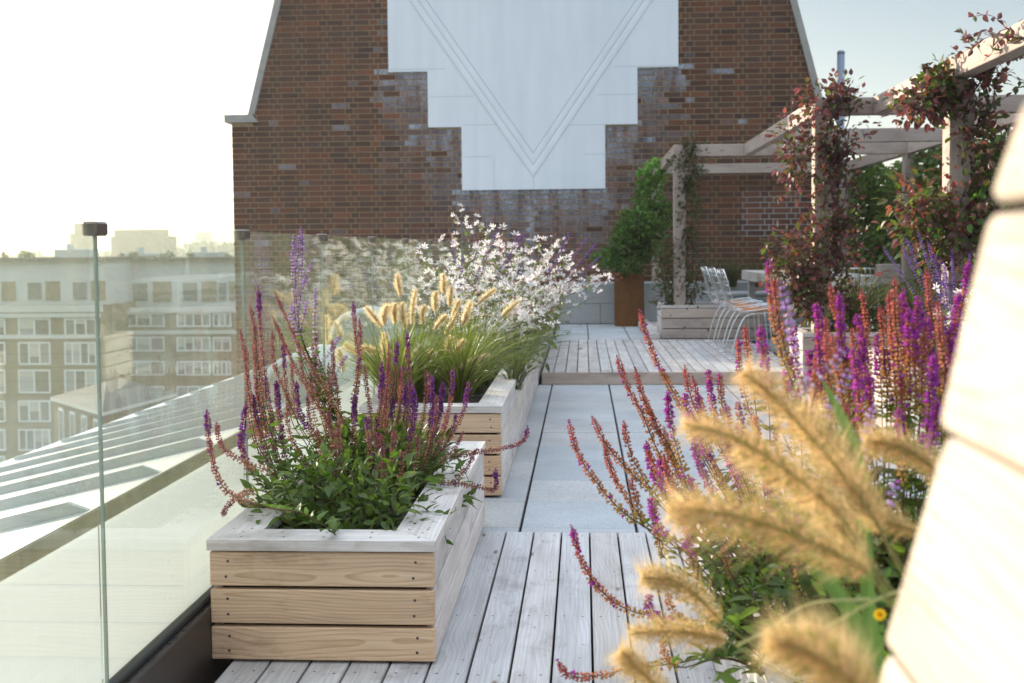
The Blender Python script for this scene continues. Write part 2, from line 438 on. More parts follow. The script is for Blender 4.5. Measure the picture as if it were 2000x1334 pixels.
M['edgetop'] = plain('sky-lit glass top', (.50, .40, .33), .3)  # top edge coloured paler than the upright edges, for the light it catches
def film_mat():
    mt, nt, b, out = new_mat('frosted film')
    b.inputs['Base Color'].default_value = (.60, .62, .62, 1); b.inputs['Roughness'].default_value = .35
    t = N(nt, 'ShaderNodeBsdfTranslucent'); t.inputs[0].default_value = (.40, .425, .44, 1)
    mx = N(nt, 'ShaderNodeMixShader'); mx.inputs[0].default_value = .7
    nt.links.new(b.outputs[0], mx.inputs[1]); nt.links.new(t.outputs[0], mx.inputs[2]); nt.links.new(mx.outputs[0], out.inputs[0]); return mt
M['film'] = film_mat()

# ------------------------------------------------------------------ setting: ground, terrace
mb = MB(); mb.add([(-3000, -1500, -22), (3000, -1500, -22), (3000, 4000, -22), (-3000, 4000, -22)], [(0, 1, 2, 3)])
kind(mb.build('ground', plain('city ground', (.09, .095, .08), .9, 0, .2, .05, .4)), 'structure')
mb = MB(); box(mb, (-1.16, -2.5, -22), (5.2, 16.9, -.14))
kind(mb.build('terrace_base', M['mortar_w']), 'structure')

# decking in front
mb = MB(); pitch = .1125; k0 = -10
for k in range(-9, 32):
    x0 = .021+k*pitch
    if x0+pitch > 3.9: break
    x0a = max(x0+.0035, -1.02)
    if x0+pitch-.0035-x0a < .02: continue
    board(mb, (x0a, -2.0, -.026), (x0+pitch-.0035, 4.62, 0), .002, .13)
    for yy in (4.56, 4.05, 3.55, 3.05, 2.55, 2.05, 1.5):
        for q in (.25, .75):
            disc(mb, (x0+pitch*q, yy+rng.randn()*.004, .0006), .0038, 2, 7, (1, 1, 1), 1)
    for _ in range(3):
        disc(mb, (x0+pitch*(.15+.7*rng.rand()), 1.5+3.0*rng.rand(), .0006), .003, 2, 6, (1, 1, 1), 1)
box(mb, (-1.02, -2.0, -.13), (3.9, 4.615, -.032), (1, 1, 1), 2)
kind(mb.build('deck', [M['deck'], M['screw'], M['dark']]), 'structure')
# concrete paving
def paving(name, x0, x1, y0, y1, z, px, py, ox, oy):
    mb = MB()
    i0, i1 = int(math.floor((x0-ox)/px)), int(math.ceil((x1-ox)/px)); j0, j1 = int(math.floor((y0-oy)/py)), int(math.ceil((y1-oy)/py))
    for i in range(i0, i1):
        for j in range(j0, j1):
            a = (max(x0, ox+i*px+.006), max(y0, oy+j*py+.0025), z-.05+rng.randn()*.0004)
            b = (min(x1, ox+(i+1)*px-.006), min(y1, oy+(j+1)*py-.0025), z+rng.randn()*.0008)
            if b[0]-a[0] < .02 or b[1]-a[1] < .02: continue
            board(mb, a, b, .003, .05, 0)
    box(mb, (x0, y0, z-.13), (x1, y1, z-.02), (1, 1, 1), 1)
    return kind(mb.build(name, [M['slab'], M['dark']]), 'structure')
paving('paving', -1.02, 3.9, 4.635, 9.70, -.004, .478, .495, -.264, 4.705)
paving('upper_paving', -.34, 3.9, 13.17, 15.9, .098, .478, .495, .06, 13.17)
# raised platform
mb = MB()
for k in range(0, 22):
    x0 = -.352+k*.1
    board(mb, (x0+.004, 9.715, .072), (x0+.096, 13.15, .1), .002, .10)
    if x0 > 1.9: break
board(mb, (-.352, 9.688, -.003), (1.98, 9.712, .1015), .003, .04, 2)
box(mb, (-.35, 9.72, -.05), (1.95, 13.15, .066), (1, 1, 1), 1)
kind(mb.build('platform', [M['plat'], M['dark'], M['wfront']]), 'structure')
mb = MB(); box(mb, (1.985, 9.72, -.05), (3.9, 13.16, .096)); kind(mb.build('platform_paving', M['slab']), 'structure')

# ------------------------------------------------------------------ timber planters
def mitre(mb, poly, z0, z1, tint=.08, mat=0, axis=0):
    n = len(poly); V = np.array([(x, y, z0) for x, y in poly]+[(x, y, z1) for x, y in poly])
    F = [tuple(range(n))[::-1], tuple(range(n, 2*n))]+[(i, (i+1) % n, n+(i+1) % n, n+i) for i in range(n)]
    t = 1+(rng.rand()-.5)*2*tint
    mb.add(V, F, (t, t, t), wgrain(V, axis), mat)
def planter(label, x0, x1, y0, y1, z0, h, nb, rw=.11, rh=.030, soil=.05, screws=True, front='cedar', gap=.010):
    t = thing('timber_planter', label, 'planter', ((x0+x1)/2, (y0+y1)/2, z0), 'timber planters of horizontal boards')
    bh = (h-rh)/nb; th = .026; e = .006
    fr = MB(); bk = MB(); sl = MB(); sr = MB()
    for k in range(nb):
        a = z0+k*bh+(gap/2 if k else .008); b = z0+(k+1)*bh-gap/2
        board(fr, (x0+e, y0+e, a), (x1-e, y0+e+th, b), .003, .10)
        board(bk, (x0+e, y1-e-th, a), (x1-e, y1-e, b), .003, .10)
        board(sl, (x0+e, y0+e+th+.001, a), (x0+e+th, y1-e-th-.001, b), .003, .10)
        board(sr, (x1-e-th, y0+e+th+.001, a), (x1-e, y1-e-th-.001, b), .003, .10)
        if screws:
            for zz in (a+.026, b-.026):
                for xx in (x0+.058, x1-.058):
                    disc(fr, (xx+rng.randn()*.003, y0+e-.0006, zz), .0042, 1, 8, (1, 1, 1), 1)
    fr.build('front_boards', [M[front], M['screw']], t); bk.build('back_boards', M[front], t)
    sl.build('side_boards', M['rim'], t); sr.build('side_boards', M['rim'], t)
    r = MB(); g = .0008; zt = z0+h
    X0, X1, Y0, Y1 = x0, x1, y0, y1
    mitre(r, [(X0+g, Y0), (X1-g, Y0), (X1-rw-g, Y0+rw), (X0+rw+g, Y0+rw)], zt-rh, zt, axis=0)
    mitre(r, [(X1, Y0+g), (X1, Y1-g), (X1-rw, Y1-rw-g), (X1-rw, Y0+rw+g)], zt-rh, zt, axis=1)
    mitre(r, [(X1-g, Y1), (X0+g, Y1), (X0+rw+g, Y1-rw), (X1-rw-g, Y1-rw)], zt-rh, zt, axis=0)
    mitre(r, [(X0, Y1-g), (X0, Y0+g), (X0+rw, Y0+rw+g), (X0+rw, Y1-rw-g)], zt-rh, zt, axis=1)
    if screws:
        for q in (.12, .3, .5, .7, .9):
            for s in (.3, .72):
                disc(r, (X0+(X1-X0)*q+rng.randn()*.01, Y0+rw*s, zt+.0006), .004, 2, 7, (1, 1, 1), 1)
        for q in np.linspace(.08, .95, max(4, int((Y1-Y0)/.4))):
            for s in (.3, .72):
                disc(r, (X1-rw*s, Y0+(Y1-Y0)*q, zt+.0006), .004, 2, 7, (1, 1, 1), 1)
                disc(r, (X0+rw*s, Y0+(Y1-Y0)*q, zt+.0006), .004, 2, 7, (1, 1, 1), 1)
    r.build('rim', [M['rim'], M['screw']], t)
    l = MB()
    i0, i1, j0, j1 = x0+e+th+.002, x1-e-th-.002, y0+e+th+.002, y1-e-th-.002
    for a, b in (((i0, j0), (i1, j0+.01)), ((i0, j1-.01), (i1, j1)), ((i0, j0+.01), (i0+.01, j1-.01)), ((i1-.01, j0+.01), (i1, j1-.01))):
        box(l, (*a, z0+.012), (*b, zt-rh-.001))
    l.build('liner', M['dark'], t)
    s = MB(); nx, ny = max(8, int((i1-i0)/.03)), max(8, min(150, int((j1-j0)/.03)))
    gx, gy = np.meshgrid(np.linspace(i0+.01, i1-.01, nx), np.linspace(j0+.01, j1-.01, ny), indexing='ij')
    gz = zt-rh-soil+.018*rng.rand(nx, ny)
    V = np.stack([gx, gy, gz], -1).reshape(-1, 3)
    ii, jj = np.meshgrid(np.arange(nx-1), np.arange(ny-1), indexing='ij'); q = (ii*ny+jj).ravel()
    s.add(V, np.stack([q, q+ny, q+ny+1, q+1], 1))
    # loose chips of mulch
    n = int(min(2500, (i1-i0)*(j1-j0)*1500)); P = np.stack([i0+.02+(i1-i0-.04)*rng.rand(n), j0+.02+(j1-j0-.04)*rng.rand(n), zt-rh-soil+.012+.01*rng.rand(n)], 1)
    scatter(s, OCT[0]-[0, .5, 0], OCT[1], P, orient(rng.randn(n, 3)), .012+.016*rng.rand(n), jit((1, 1, 1), n, .3), 1)
    s.build('soil', [M['soil'], plain('grey chips', (.11, .10, .095), .9)], t)
    return t
planter('low planter of three pale cedar boards full of purple salvia, beside the glass', -1.05, -.409, 3.11, 4.755, 0, .348, 3, .128)
planter('long four board planter of grasses and white flowers running back to the wall', -1.04, -.374, 5.26, 14.8, 0, .424, 4, .12, soil=.06)
planter('foreground planter at right under the salvias, its side lit cream by the sun', .345, 1.45, .95, 3.62, 0, .345, 3, .12)
planter('small planter behind the wire chairs at the foot of the left pergola post', .885, 2.05, 13.2, 13.95, .1, .385, 3, .07, screws=False, front='wfront')
planter('planter at the foot of the middle pergola post, half hidden behind salvia spikes', 1.70, 2.75, 9.05, 9.66, -.004, .475, 4, .09, screws=False, front='wfront')
planter('planter at the foot of the nearest pergola post with lilac and white flowers', 1.85, 3.1, 5.7, 7.75, -.004,   .475, 4, .09, screws=False, front='wfront')
mb = MB()
board(mb, (.73, 13.2, .102), (.88, 15.85, .165), .004, .05); board(mb, (.885, 13.96, .102), (1.05, 15.85, .13), .004, .05)
tag(mb.build('timber_edging', M['rim']), 'low timber edging strip on the floor beside the small planter', 'edging')

# ------------------------------------------------------------------ glass balustrade
GX = -1.08; ys = [1.375-1.12, 1.375, 2.50, 3.61, 4.737, 5.87, 7.0, 8.13, 9.26, 10.39, 11.52, 12.65, 13.78, 14.9]
bal = thing('glass_balustrade', 'clear glass balustrade with bronze clips and frosted lower band along the terrace edge', 'balustrade', (GX, 2.5, 0))
ZB, ZT, ZF = .165, 1.212, .536
for i in range(len(ys)-1):
    a, b = ys[i]+.002, ys[i+1]-.002
    mb = MB()
    V = [(GX-.004, a, ZB), (GX-.004, b, ZB), (GX-.004, b, ZT), (GX-.004, a, ZT), (GX+.004, a, ZB), (GX+.004, b, ZB), (GX+.004, b, ZT), (GX+.004, a, ZT)]
    mb.add(V, [(0, 3, 2, 1), (4, 5, 6, 7)], mat=0); mb.add(V, [(0, 1, 5, 4), (0, 4, 7, 3), (1, 2, 6, 5)], mat=1); mb.add(V, [(3, 7, 6, 2)], mat=2)
    p = mb.build('glass_panel', [M['glass'], M['edge'], M['edgetop']], bal)
    mb = MB(); mb.add([(GX-.010, a+.001, ZB), (GX-.010, b-.001, ZB), (GX-.010, b-.001, ZF), (GX-.010, a+.001, ZF)], [(0, 1, 2, 3)])
    mb.build('frosted_film', M['film'], p)
for y in ys[1:-1]:
    mb = MB(); board(mb, (GX-.017, y-.034, ZT-.026), (GX+.017, y+.034, ZT+.006), .005, .02); mb.build('cap_clip', M['cap'], bal)
mb = MB(); board(mb, (GX-.05, -1.0, -.10), (GX+.036, 15.5, ZB-.012), .004, .0, 0, 1)
board(mb, (GX-.018, -1.0, ZB-.012), (GX+.016, 15.5, ZB+.006), .004, .0, 1, 1)
n = 260; P = np.stack([GX+.012+.02*rng.rand(n), .5+6*rng.rand(n), np.full(n, ZB-.010)], 1)
scatter(mb, OCT[0]-[0, .5, 0], OCT[1], P, orient(rng.randn(n, 3)), .003+.006*rng.rand(n), jit((1, 1, 1), n, .1), 1)
mb.build('base_channel', [M['channel'], M['seal']], bal)

# ------------------------------------------------------------------ brick gable
WY = 16.70
gable = thing('brick_gable', 'tall brick gable wall with a stepped white panel and a raised V moulding', 'building', (0, WY, -3))
def w(x, y): p = at(x, y, WY); return (p[0], p[2])
LB = -5.12; LSx, LSz = w(452, 240); ISx, _ = w(492, 240); LTx, LTz = w(548, 0)
RBx, RBz = w(1640, 245); RSx, RSz = w(1590, 172); RTx, RTz = w(1545, 0)
ls = (LTx-ISx)/(LTz-LSz); rs = (RTx-RSx)/(RTz-RSz); ZTOP = 7.0
LSx = LB
def left_x(z): return LB if z < LSz else ISx+ls*(z-LSz)
def right_x(z): return RBx if z < RSz-.55 else RSx+rs*(z-RSz)
poly = [(LB, -22), (RBx, -22), (RBx, RSz-.55), (right_x(RSz-.54), RSz-.55), (right_x(ZTOP), ZTOP), (left_x(ZTOP), ZTOP), (ISx, LSz), (LB, LSz)]
mb = MB(); prism(mb, poly, WY+.008, WY+5.0, 1)
# Flemish bond, every brick a proud block
steps = [(w(757, 0)[0], w(1324.5, 0)[0], w(1040, 136)[1]), (w(836, 200)[0], w(1245, 200)[0], w(1040, 246)[1]), (w(902, 300)[0], w(1182, 300)[0], w(1040, 370)[1])]
def in_panel(x0, x1, z0, z1):
    for a, b, zb in steps:
        if x0 > a-.02 and x1 < b+.02 and z0 > zb-.02: return True
    return False
ch = .0795; st, hd, jo = .249, .1245, .0132
pal = np.array([(.135, .058, .038), (.102, .050, .036), (.165, .064, .036), (.078, .046, .038), (.118, .058, .040), (.21, .065, .038)])
pp = np.array([.27, .26, .16, .17, .12, .02])
BV = []; BC = []; BL = []
zc = -2.2; row = 0
pcx = w(1042, 370)[0]
while zc < ZTOP:
    za, zb_ = zc+jo/2, zc+ch-jo/2; xl, xr = left_x(zc+ch), right_x(zc+ch)
    x = LB-(0 if row % 2 == 0 else .187/1); k = row
    while x < xr:
        wd = st if k % 2 == 0 else hd
        a, b = max(x+jo/2, xl), min(x+wd-jo/2, xr); x += wd; k += 1
        if b-a < .03 or in_panel(a, b, za, zb_): continue
        c = (pal[rng.choice(6, p=pp)]*.75+.25*np.array([.105, .050, .034]))*(1+.13*rng.randn())
        c = np.clip(c, .03, .5)
        # lime wash dribbled below the steps of the panel
        cx = (a+b)/2; lime = 0
        for (sa, sb, sz), nx in zip(steps, (steps[1], steps[2], None)):
            ej = .16*rng.randn(); inside = sa-.05+ej < cx < sb+.05-ej and za < sz and (nx is None or not (nx[0]+.3*rng.rand() < cx < nx[1]-.3*rng.rand()))
            if inside:
                dz = sz-za; lime = max(lime, 1.0 if dz < .09 else (.55+.45*rng.rand())*.8*math.exp(-max(0, dz-.2)/.65))
        if abs(cx-pcx) < .09 and za < steps[2][2]: lime = max(lime, .9*math.exp(-max(0, steps[2][2]-za-.8)/.6))
        if rng.rand() < .03: lime = max(lime, .8*rng.rand())
        if 1447 < 1138+cx*134 < 1562 and w(0, 462)[1] < za < w(0, 372)[1]: c = c*1.15+np.array([.02, .008, .004])
        d = WY+.003-.003*rng.rand()
        BV.append([(a, d, za), (b, d, za), (b, d, zb_), (a, d, zb_), (a, WY+.01, za), (b, WY+.01, za), (b, WY+.01, zb_), (a, WY+.01, zb_)]); BC.append(c); BL.append(lime)
    zc += ch; row += 1
BV = np.array(BV); nb = len(BV)
f = np.array([(0, 1, 2, 3), (0, 4, 5, 1), (1, 5, 6, 2), (2, 6, 7, 3), (3, 7, 4, 0)])
mb.add(BV.reshape(-1, 3), (f[None]+(np.arange(nb)*8)[:, None, None]).reshape(-1, 4), np.repeat(np.array(BC), 8, 0), np.repeat(np.array(BL)[:, None]*np.ones((1, 3)), 8, 0), 1)
# patch of newer bricks pointed in pale cement
px0, pz0 = w(1449, 462); px1, pz1 = w(1640, 372)
box(mb, (px0, WY+.003, pz0), (px1, WY+.007, pz1), (1, 1, 1), 2)
mb.build('wall', [M['mortar'], M['brick'], plain('pale pointing', (.40, .37, .35), .9)], gable)
mb = MB()
prism(mb, [(LB-.09, LSz), (ISx+.10, LSz), (ISx+.02, LSz+.11), (LB-.09, LSz+.11)], WY-.06, WY+5.05, 1)
mb.build('coping', M['stone'], gable)
for s, fx in ((-1, left_x), (1, right_x)):
    za = LSz+.112 if s < 0 else RSz-.5
    mb = MB(); prism(mb, [(fx(za)-.075*(s < 0)-.02*(s > 0), za), (fx(za)+.075*(s > 0)+.02*(s < 0), za), (fx(ZTOP)+.075*(s > 0)+.02*(s < 0), ZTOP), (fx(ZTOP)-.075*(s < 0)-.02*(s > 0), ZTOP)], WY-.05, WY+5.05, 1)
    mb.build('coping', M['stone'], gable)
(a0, b0, z0), (a1, b1, z1), (a2, b2, z2) = steps
mb = MB(); prism(mb, [(a2, z2), (b2, z2), (b2, z1), (b1, z1), (b1, z0), (b0, z0), (b0, ZTOP-.1), (a0, ZTOP-.1), (a0, z0), (a1, z0), (a1, z1), (a2, z1)], WY-.022, WY+.004, 1)
panel = mb.build('render_panel', M['render'], gable)
ax_, az_ = w(1042, 346); prof = [(0, 0), (.02, .010), (.20, .012), (.40, .010), (.5, .003), (.60, .010), (.80, .012), (.98, .010), (1, 0)]
mb = MB(); slope = (w(1042, 0)[1]-az_)/(ax_-w(803, 0)[0]); L = 2.6
for s in (-1, 1):
    V = []; n = len(prof)
    for (t, d) in prof: V.append((ax_, WY-.022-d, az_+t*.335))
    for (t, d) in prof: V.append((ax_+s*L, WY-.022-d, az_+t*.335+slope*L))
    F = [(i, i+1, n+i+1, n+i) for i in range(n-1)]
    if s > 0: F = [q[::-1] for q in F]
    mb.add(V, F)
mb.build('moulding', M['render'], panel)
mb = MB()                        # hairline joints of the rendered blocks, plus shade lines for the moulding
for (xa, xb, py) in ((838, 925, 190), (905, 985, 245), (905, 960, 307), (1110, 1240, 245), (1140, 1180, 302), (1165, 1244, 186), (1200, 1322, 131), (760, 870, 137)):
    (xw0, zw), (xw1, _) = w(xa, py), w(xb, py); box(mb, (xw0, WY-.0235, zw), (xw1, WY-.021, zw+.006))
for (px_, ya, yb) in ((965, 308, 368), (1042, 346, 368)):
    (xw, zw0), (_, zw1) = w(px_, yb), w(px_, ya); box(mb, (xw, WY-.0235, zw0), (xw+.006, WY-.021, zw1))
for t_ in (-.012, .5, 1.0):  # crease shade along the moulding edges and groove, drawn as dark strips
    for sg in (-1, 1):
        z_ = az_+t_*.335; wl = .013 if t_ != .5 else .03
        prism(mb, [(ax_, z_), (ax_+sg*L, z_+slope*L), (ax_+sg*L, z_+slope*L+wl*1.7), (ax_, z_+wl*1.7)], WY-.0275 if t_ == .5 else WY-.0235, WY-.0225, 1)
mb.build('joint_and_shade', plain('hairline joint', (.47, .50, .52), .9), panel)

# low block wall in front of the gable
mb = MB(); zt = .66
for r in range(2):
    x = -.36-(r*.2)
    while x < 3.9:
        board(mb, (max(x, -.36)+.002, 15.92, .1+r*.28+.002), (min(x+.6, 3.9)-.002, WY-.03, .1+r*.28+.278), .004, .06); x += .6
tag(mb.build('block_wall', colored_ := M['curb']), 'low wall of pale concrete blocks at the foot of the brick gable', 'wall')

# grey flue
mb = MB(); p = at(1642.5, 98, 19.0); tube(mb, [(p[0], 19, -.2), (p[0], 19, p[2]-.06)], .062, 16); 
tube(mb, [(p[0], 19, p[2]-.06), (p[0], 19, p[2]-.03), (p[0], 19, p[2]-.008), (p[0], 19, p[2])], [.064, .062, .045, .012], 16)
tag(mb.build('flue_pipe', M['pipe'], smooth=True), 'slim blue grey flue pipe standing up behind the pergola', 'pipe')

# ------------------------------------------------------------------ standing seam roof beyond the glass
UX, UZ, LX, LZ = -2.2, -.003, -4.8, -.607
roof = thing('metal_roof', 'pale sunlit metal roof with raised seams sloping away beyond the glass', 'roof', (UX, 5, UZ))
mb = MB(); prism(mb, [(UX, UZ), (LX, LZ), (LX, LZ-.12), (UX, UZ-.12)], -1.0, WY-.01, 1); mb.build('roof_sheet', M['roof'], roof)
mb = MB(); yy = 5.0-.876*7; sl = (UZ-LZ)/(UX-LX)
while yy < WY-.2:
    h = .036; wds = .016
    V = []
    for (x, z0_) in ((UX-.02, 0), (LX, 0)):
        z = UZ+sl*(x-UX)
        for (dy, dz) in ((-wds, 0), (-wds*.8, h), (wds*.8, h), (wds, 0)):
            V.append((x-(.10*(dz > 0) if x > -3 else -.0), yy+dy, z+dz+.001))
    mb.add(V, [(0, 1, 5, 4), (1, 2, 6, 5), (2, 3, 7, 6), (0, 3, 2, 1), (4, 5, 6, 7)]); yy += .876
mb.build('seam', M['roof'], roof)
mb = MB(); box(mb, (UX-.02, -1.0, UZ-.9), (UX+.012, WY-.01, UZ-.004)); mb.build('fascia', M['fascia'], roof)
mb = MB(); box(mb, (LX-.05, -1, LZ-.03), (LX+.06, WY-.02, LZ+.012)); mb.build('eaves_trim', M['white'], roof)
mb = MB(); box(mb, (LX+.3, -1, -22), (UX-.03, WY-.02, UZ-.75)); mb.build('wall', M['mortar_w'], roof)
mb = MB(); box(mb, (UX+.013, -1, -.9), (-1.162, WY-.02, -.5)); kind(mb.build('gutter_floor', M['white']), 'structure')
def dormer(px, py, Y, rad, lab):
    p = at(px, py, Y); z = p[2]-rad
    t = thing('roof_vault', lab, 'roof vault', (p[0], Y, z-.4), 'white vaults on the metal roof')
    a = np.linspace(0, math.pi, 18); mb = MB(); V = []
    for (r, y) in ((rad, Y), (rad, Y+.9), (rad-.045, Y), (rad-.045, Y+.9)):
        V += [(p[0]-r*math.cos(q), y, z+r*math.sin(q)) for q in a]
    n = len(a); F = []
    for i in range(n-1): F += [(i, i+1, n+i+1, n+i), (i, 2*n+i, 2*n+i+1, i+1), (2*n+i, 3*n+i, 3*n+i+1, 2*n+i+1)]
    for e in (0, n-1):
        F.append((e, n+e, 3*n+e, 2*n+e))
    mb.add(V, F); mb.build('vault', M['white'], t, True)
    mb = MB(); prism(mb, [(p[0]-(rad-.046)*math.cos(q), z+(rad-.046)*math.sin(q)) for q in a]+[(p[0]+rad-.046, z-.9), (p[0]-rad+.046, z-.9)], Y+.05, Y+.88, 1)
    mb.build('cheek', M['roof'], t)
dormer(582, 691, 8.6, .30, 'nearer white vaulted rooflight on the metal roof behind the salvias')
dormer(700, 605, 12.2, .33, 'farther white vaulted rooflight on the metal roof, seen above the grass plumes')

# ------------------------------------------------------------------ pergola
perg = thing('pergola', 'open timber pergola of pale posts and beams stepping towards the camera', 'pergola', (2.4, 11, .1))
BZ = 2.31; BH = .135; BW = .09
xA, xB, xC, xR = 1.04, 1.83, 2.28, 3.62
yA, yB, yC, yW = 13.25, 9.25, 7.35, 16.45
def post(x, y, z0=.1, wdt=.13, dep=.13):
    mb = MB(); board(mb, (x, y, z0), (x+wdt, y+dep, BZ-BH-.001), .004, .05); mb.build('post', M['post'], perg)
def beam(p0, p1):
    mb = MB(); board(mb, p0, p1, .004, .05); mb.build('beam', M['post'], perg)
post(xA, yA, .12); post(xB, yB, .3); post(xC, yC, .3, .15, .15); post(.98, yW-.1, .1); post(xR, yA); post(xR, yW-.1); post(xR, yB, .1); post(xR, yC-.5, .1)
# cross beams (along X)
beam((xA, yA, BZ-BH), (xR+.13, yA+BW, BZ)); beam((xB, yB, BZ-BH), (xR+.13, yB+BW, BZ)); beam((.98, yW-BW, BZ-BH), (xR+.13, yW, BZ))
beam((xB+BW+.002, yA-1.55, BZ-BH), (xR-.002, yA-1.55+BW, BZ))
# beams along Y
beam((xA, yA+BW+.002, BZ-BH), (xA+BW, yW-BW-.002, BZ)); beam((xB, yB+BW+.002, BZ-BH), (xB+BW, yA-.002, BZ))
beam((xC, 2.6, BZ-BH), (xC+BW+.02, yB-.002, BZ)); beam((xR+.02, yA+BW+.002, BZ-BH), (xR+.02+BW, yW-BW-.002, BZ)); beam((xR+.02, yB+BW+.002, BZ-BH), (xR+.02+BW, yA-.002, BZ))
beam((xR+.02, 2.6, BZ-BH), (xR+.02+BW, yB-.002, BZ))

# ------------------------------------------------------------------ table, chairs, bench, pot
tb = thing('dining_table', 'pale rectangular garden table under the pergola beside the wire chairs', 'table', (2.5, 13.1, .1))
mb = MB()
for k in range(6): board(mb, (2.0+k*.15+.001, 11.6, .735), (2.0+(k+1)*.15-.001, 14.7, .85), .003, .04)
mb.build('tabletop', M['table'], tb)
for (x, y) in ((2.06, 11.75), (2.76, 11.75), (2.06, 14.48), (2.76, 14.48)):
    mb = MB(); board(mb, (x, y, .1), (x+.08, y+.08, .733), .004, .05); mb.build('leg', M['table'], tb)
bn = thing('garden_bench', 'long grey bench along the back of the dining area', 'bench', (2.4, 15, .1))
mb = MB(); board(mb, (1.55, 14.85, .50), (3.5, 15.3, .565), .02, .02); mb.build('seat', M['benchgrey'], bn)
for x in (1.7, 3.25):
    mb = MB(); board(mb, (x, 14.9, .1), (x+.1, 15.25, .499), .004, .02); mb.build('leg', M['benchgrey'], bn)
def chair_mesh(label):
    t = thing('wire_chair', label, 'chair', (0, 0, 0), 'chrome wire chairs at the table')
    prof = catmull([(.27, .455), (.20, .455), (.05, .43), (-.10, .425), (-.185, .46), (-.225, .56), (-.265, .70), (-.305, .835)], 5)
    def S(u, v):     # u across -1..1, v along 0..1
        f = v*(len(prof)-1); i = min(int(f), len(prof)-2); q = prof[i]+(prof[i+1]-prof[i])*(f-i)
        wid = .255-.03*abs(v-.45)*2+.02*math.sin(v*math.pi)
        if v > .9: wid *= 1-(v-.9)*1.2
        lift = .028*u*u if v < .55 else .0
        fwd = .035*u*u if v >= .45 else 0
        return (q[0]+fwd, u*wid, q[1]+lift)
    mb = MB()
    for u in np.linspace(-1, 1, 9)[1:-1]: tube(mb, [S(u, v) for v in np.linspace(0, 1, 22)], .0036, 4)
    for v in np.linspace(0, 1, 14)[1:-1]: tube(mb, [S(u, v) for u in np.linspace(-1, 1, 9)], .0036, 4)
    rim = [S(-1, v) for v in np.linspace(0, 1, 22)]+[S(u, 1) for u in np.linspace(-.8, .8, 7)]+[S(1, v) for v in np.linspace(1, 0, 22)]+[S(u, 0) for u in np.linspace(.8, -.8, 7)]
    rim.append(rim[0]); tube(mb, rim, .0055, 6)
    mb.build('wire_shell', M['steel'], t, True)
    mb = MB(); pts = []
    n = 20; a = np.linspace(0, 2*math.pi, n, endpoint=False)
    ox = .05+.205*np.sign(np.cos(a))*np.abs(np.cos(a))**.6; oy = .215*np.sign(np.sin(a))*np.abs(np.sin(a))**.6
    V = [(x, y, .440) for x, y in zip(ox, oy)]+[(x*1.0, y, .462) for x, y in zip(ox, oy)]+[(.05, 0, .470)]
    F = [(i, (i+1) % n, n+(i+1) % n, n+i) for i in range(n)]+[(n+i, n+(i+1) % n, 2*n) for i in range(n)]+[tuple(range(n))[::-1]]
    mb.add(V, F); mb.build('seat_pad', M['pad'], t, True)
    for s in (-1, 1):
        mb = MB()
        P = catmull([(.22, s*.20, .432), (-.02, s*.205, .415), (-.10, s*.215, .35), (-.16, s*.23, .20), (-.205, s*.245, .015), (-.19, s*.245, .006), (.24, s*.245, .006), (.255, s*.245, .02), (.22, s*.205, .432)], 5)
        tube(mb, P, .0065, 6); mb.build('sled_leg', M['steel'], t, True)
    return t
ch0 = chair_mesh('nearest of the three chrome wire chairs in a row along the table')
ch0.location = (1.58, 11.05, .1)
for y, lab in ((11.78, 'middle one of the three chrome wire chairs in a row along the table'), (12.55, 'farthest of the three chrome wire chairs in a row along the table')):
    c = copy_tree(ch0); c.location = (1.58, y, .1); c['label'] = lab
c = copy_tree(ch0); c.location = (2.50, 11.15, .1); c.rotation_euler = (0, 0, math.radians(92)); c['label'] = 'chrome wire chair at the near end of the table, its back to the camera'

pot = thing('corten_pot', 'tall rust brown steel pot holding a green shrub by the brick wall', 'pot', (.62, 15.5, .1))
mb = MB(); tube(mb, [(.62, 15.55, .1), (.62, 15.55, .885)], .200, 32, caps=True); 
mb.build('body', M['corten'], pot, False)
mb = MB(); tube(mb, [(.62, 15.55, .87), (.62, 15.55, .892), (.62, 15.55, .893)], [.206, .206, .18], 32); mb.build('rim', M['corten'], pot)
mb = MB(); p = at(1735, 525, 12.0)
for k in range(3): board(mb, (p[0]-.09, 11.95, p[2]-.16+k*.07), (p[0]+.11, 12.15, p[2]-.093+k*.07), .004, .06)
board(mb, (p[0]-.01, 12.0, .1), (p[0]+.03, 12.1, p[2]-.163), .004, .05)
tag(mb.build('wooden_tub', M['post']), 'small square wooden tub in front of the ivy screen', 'tub')

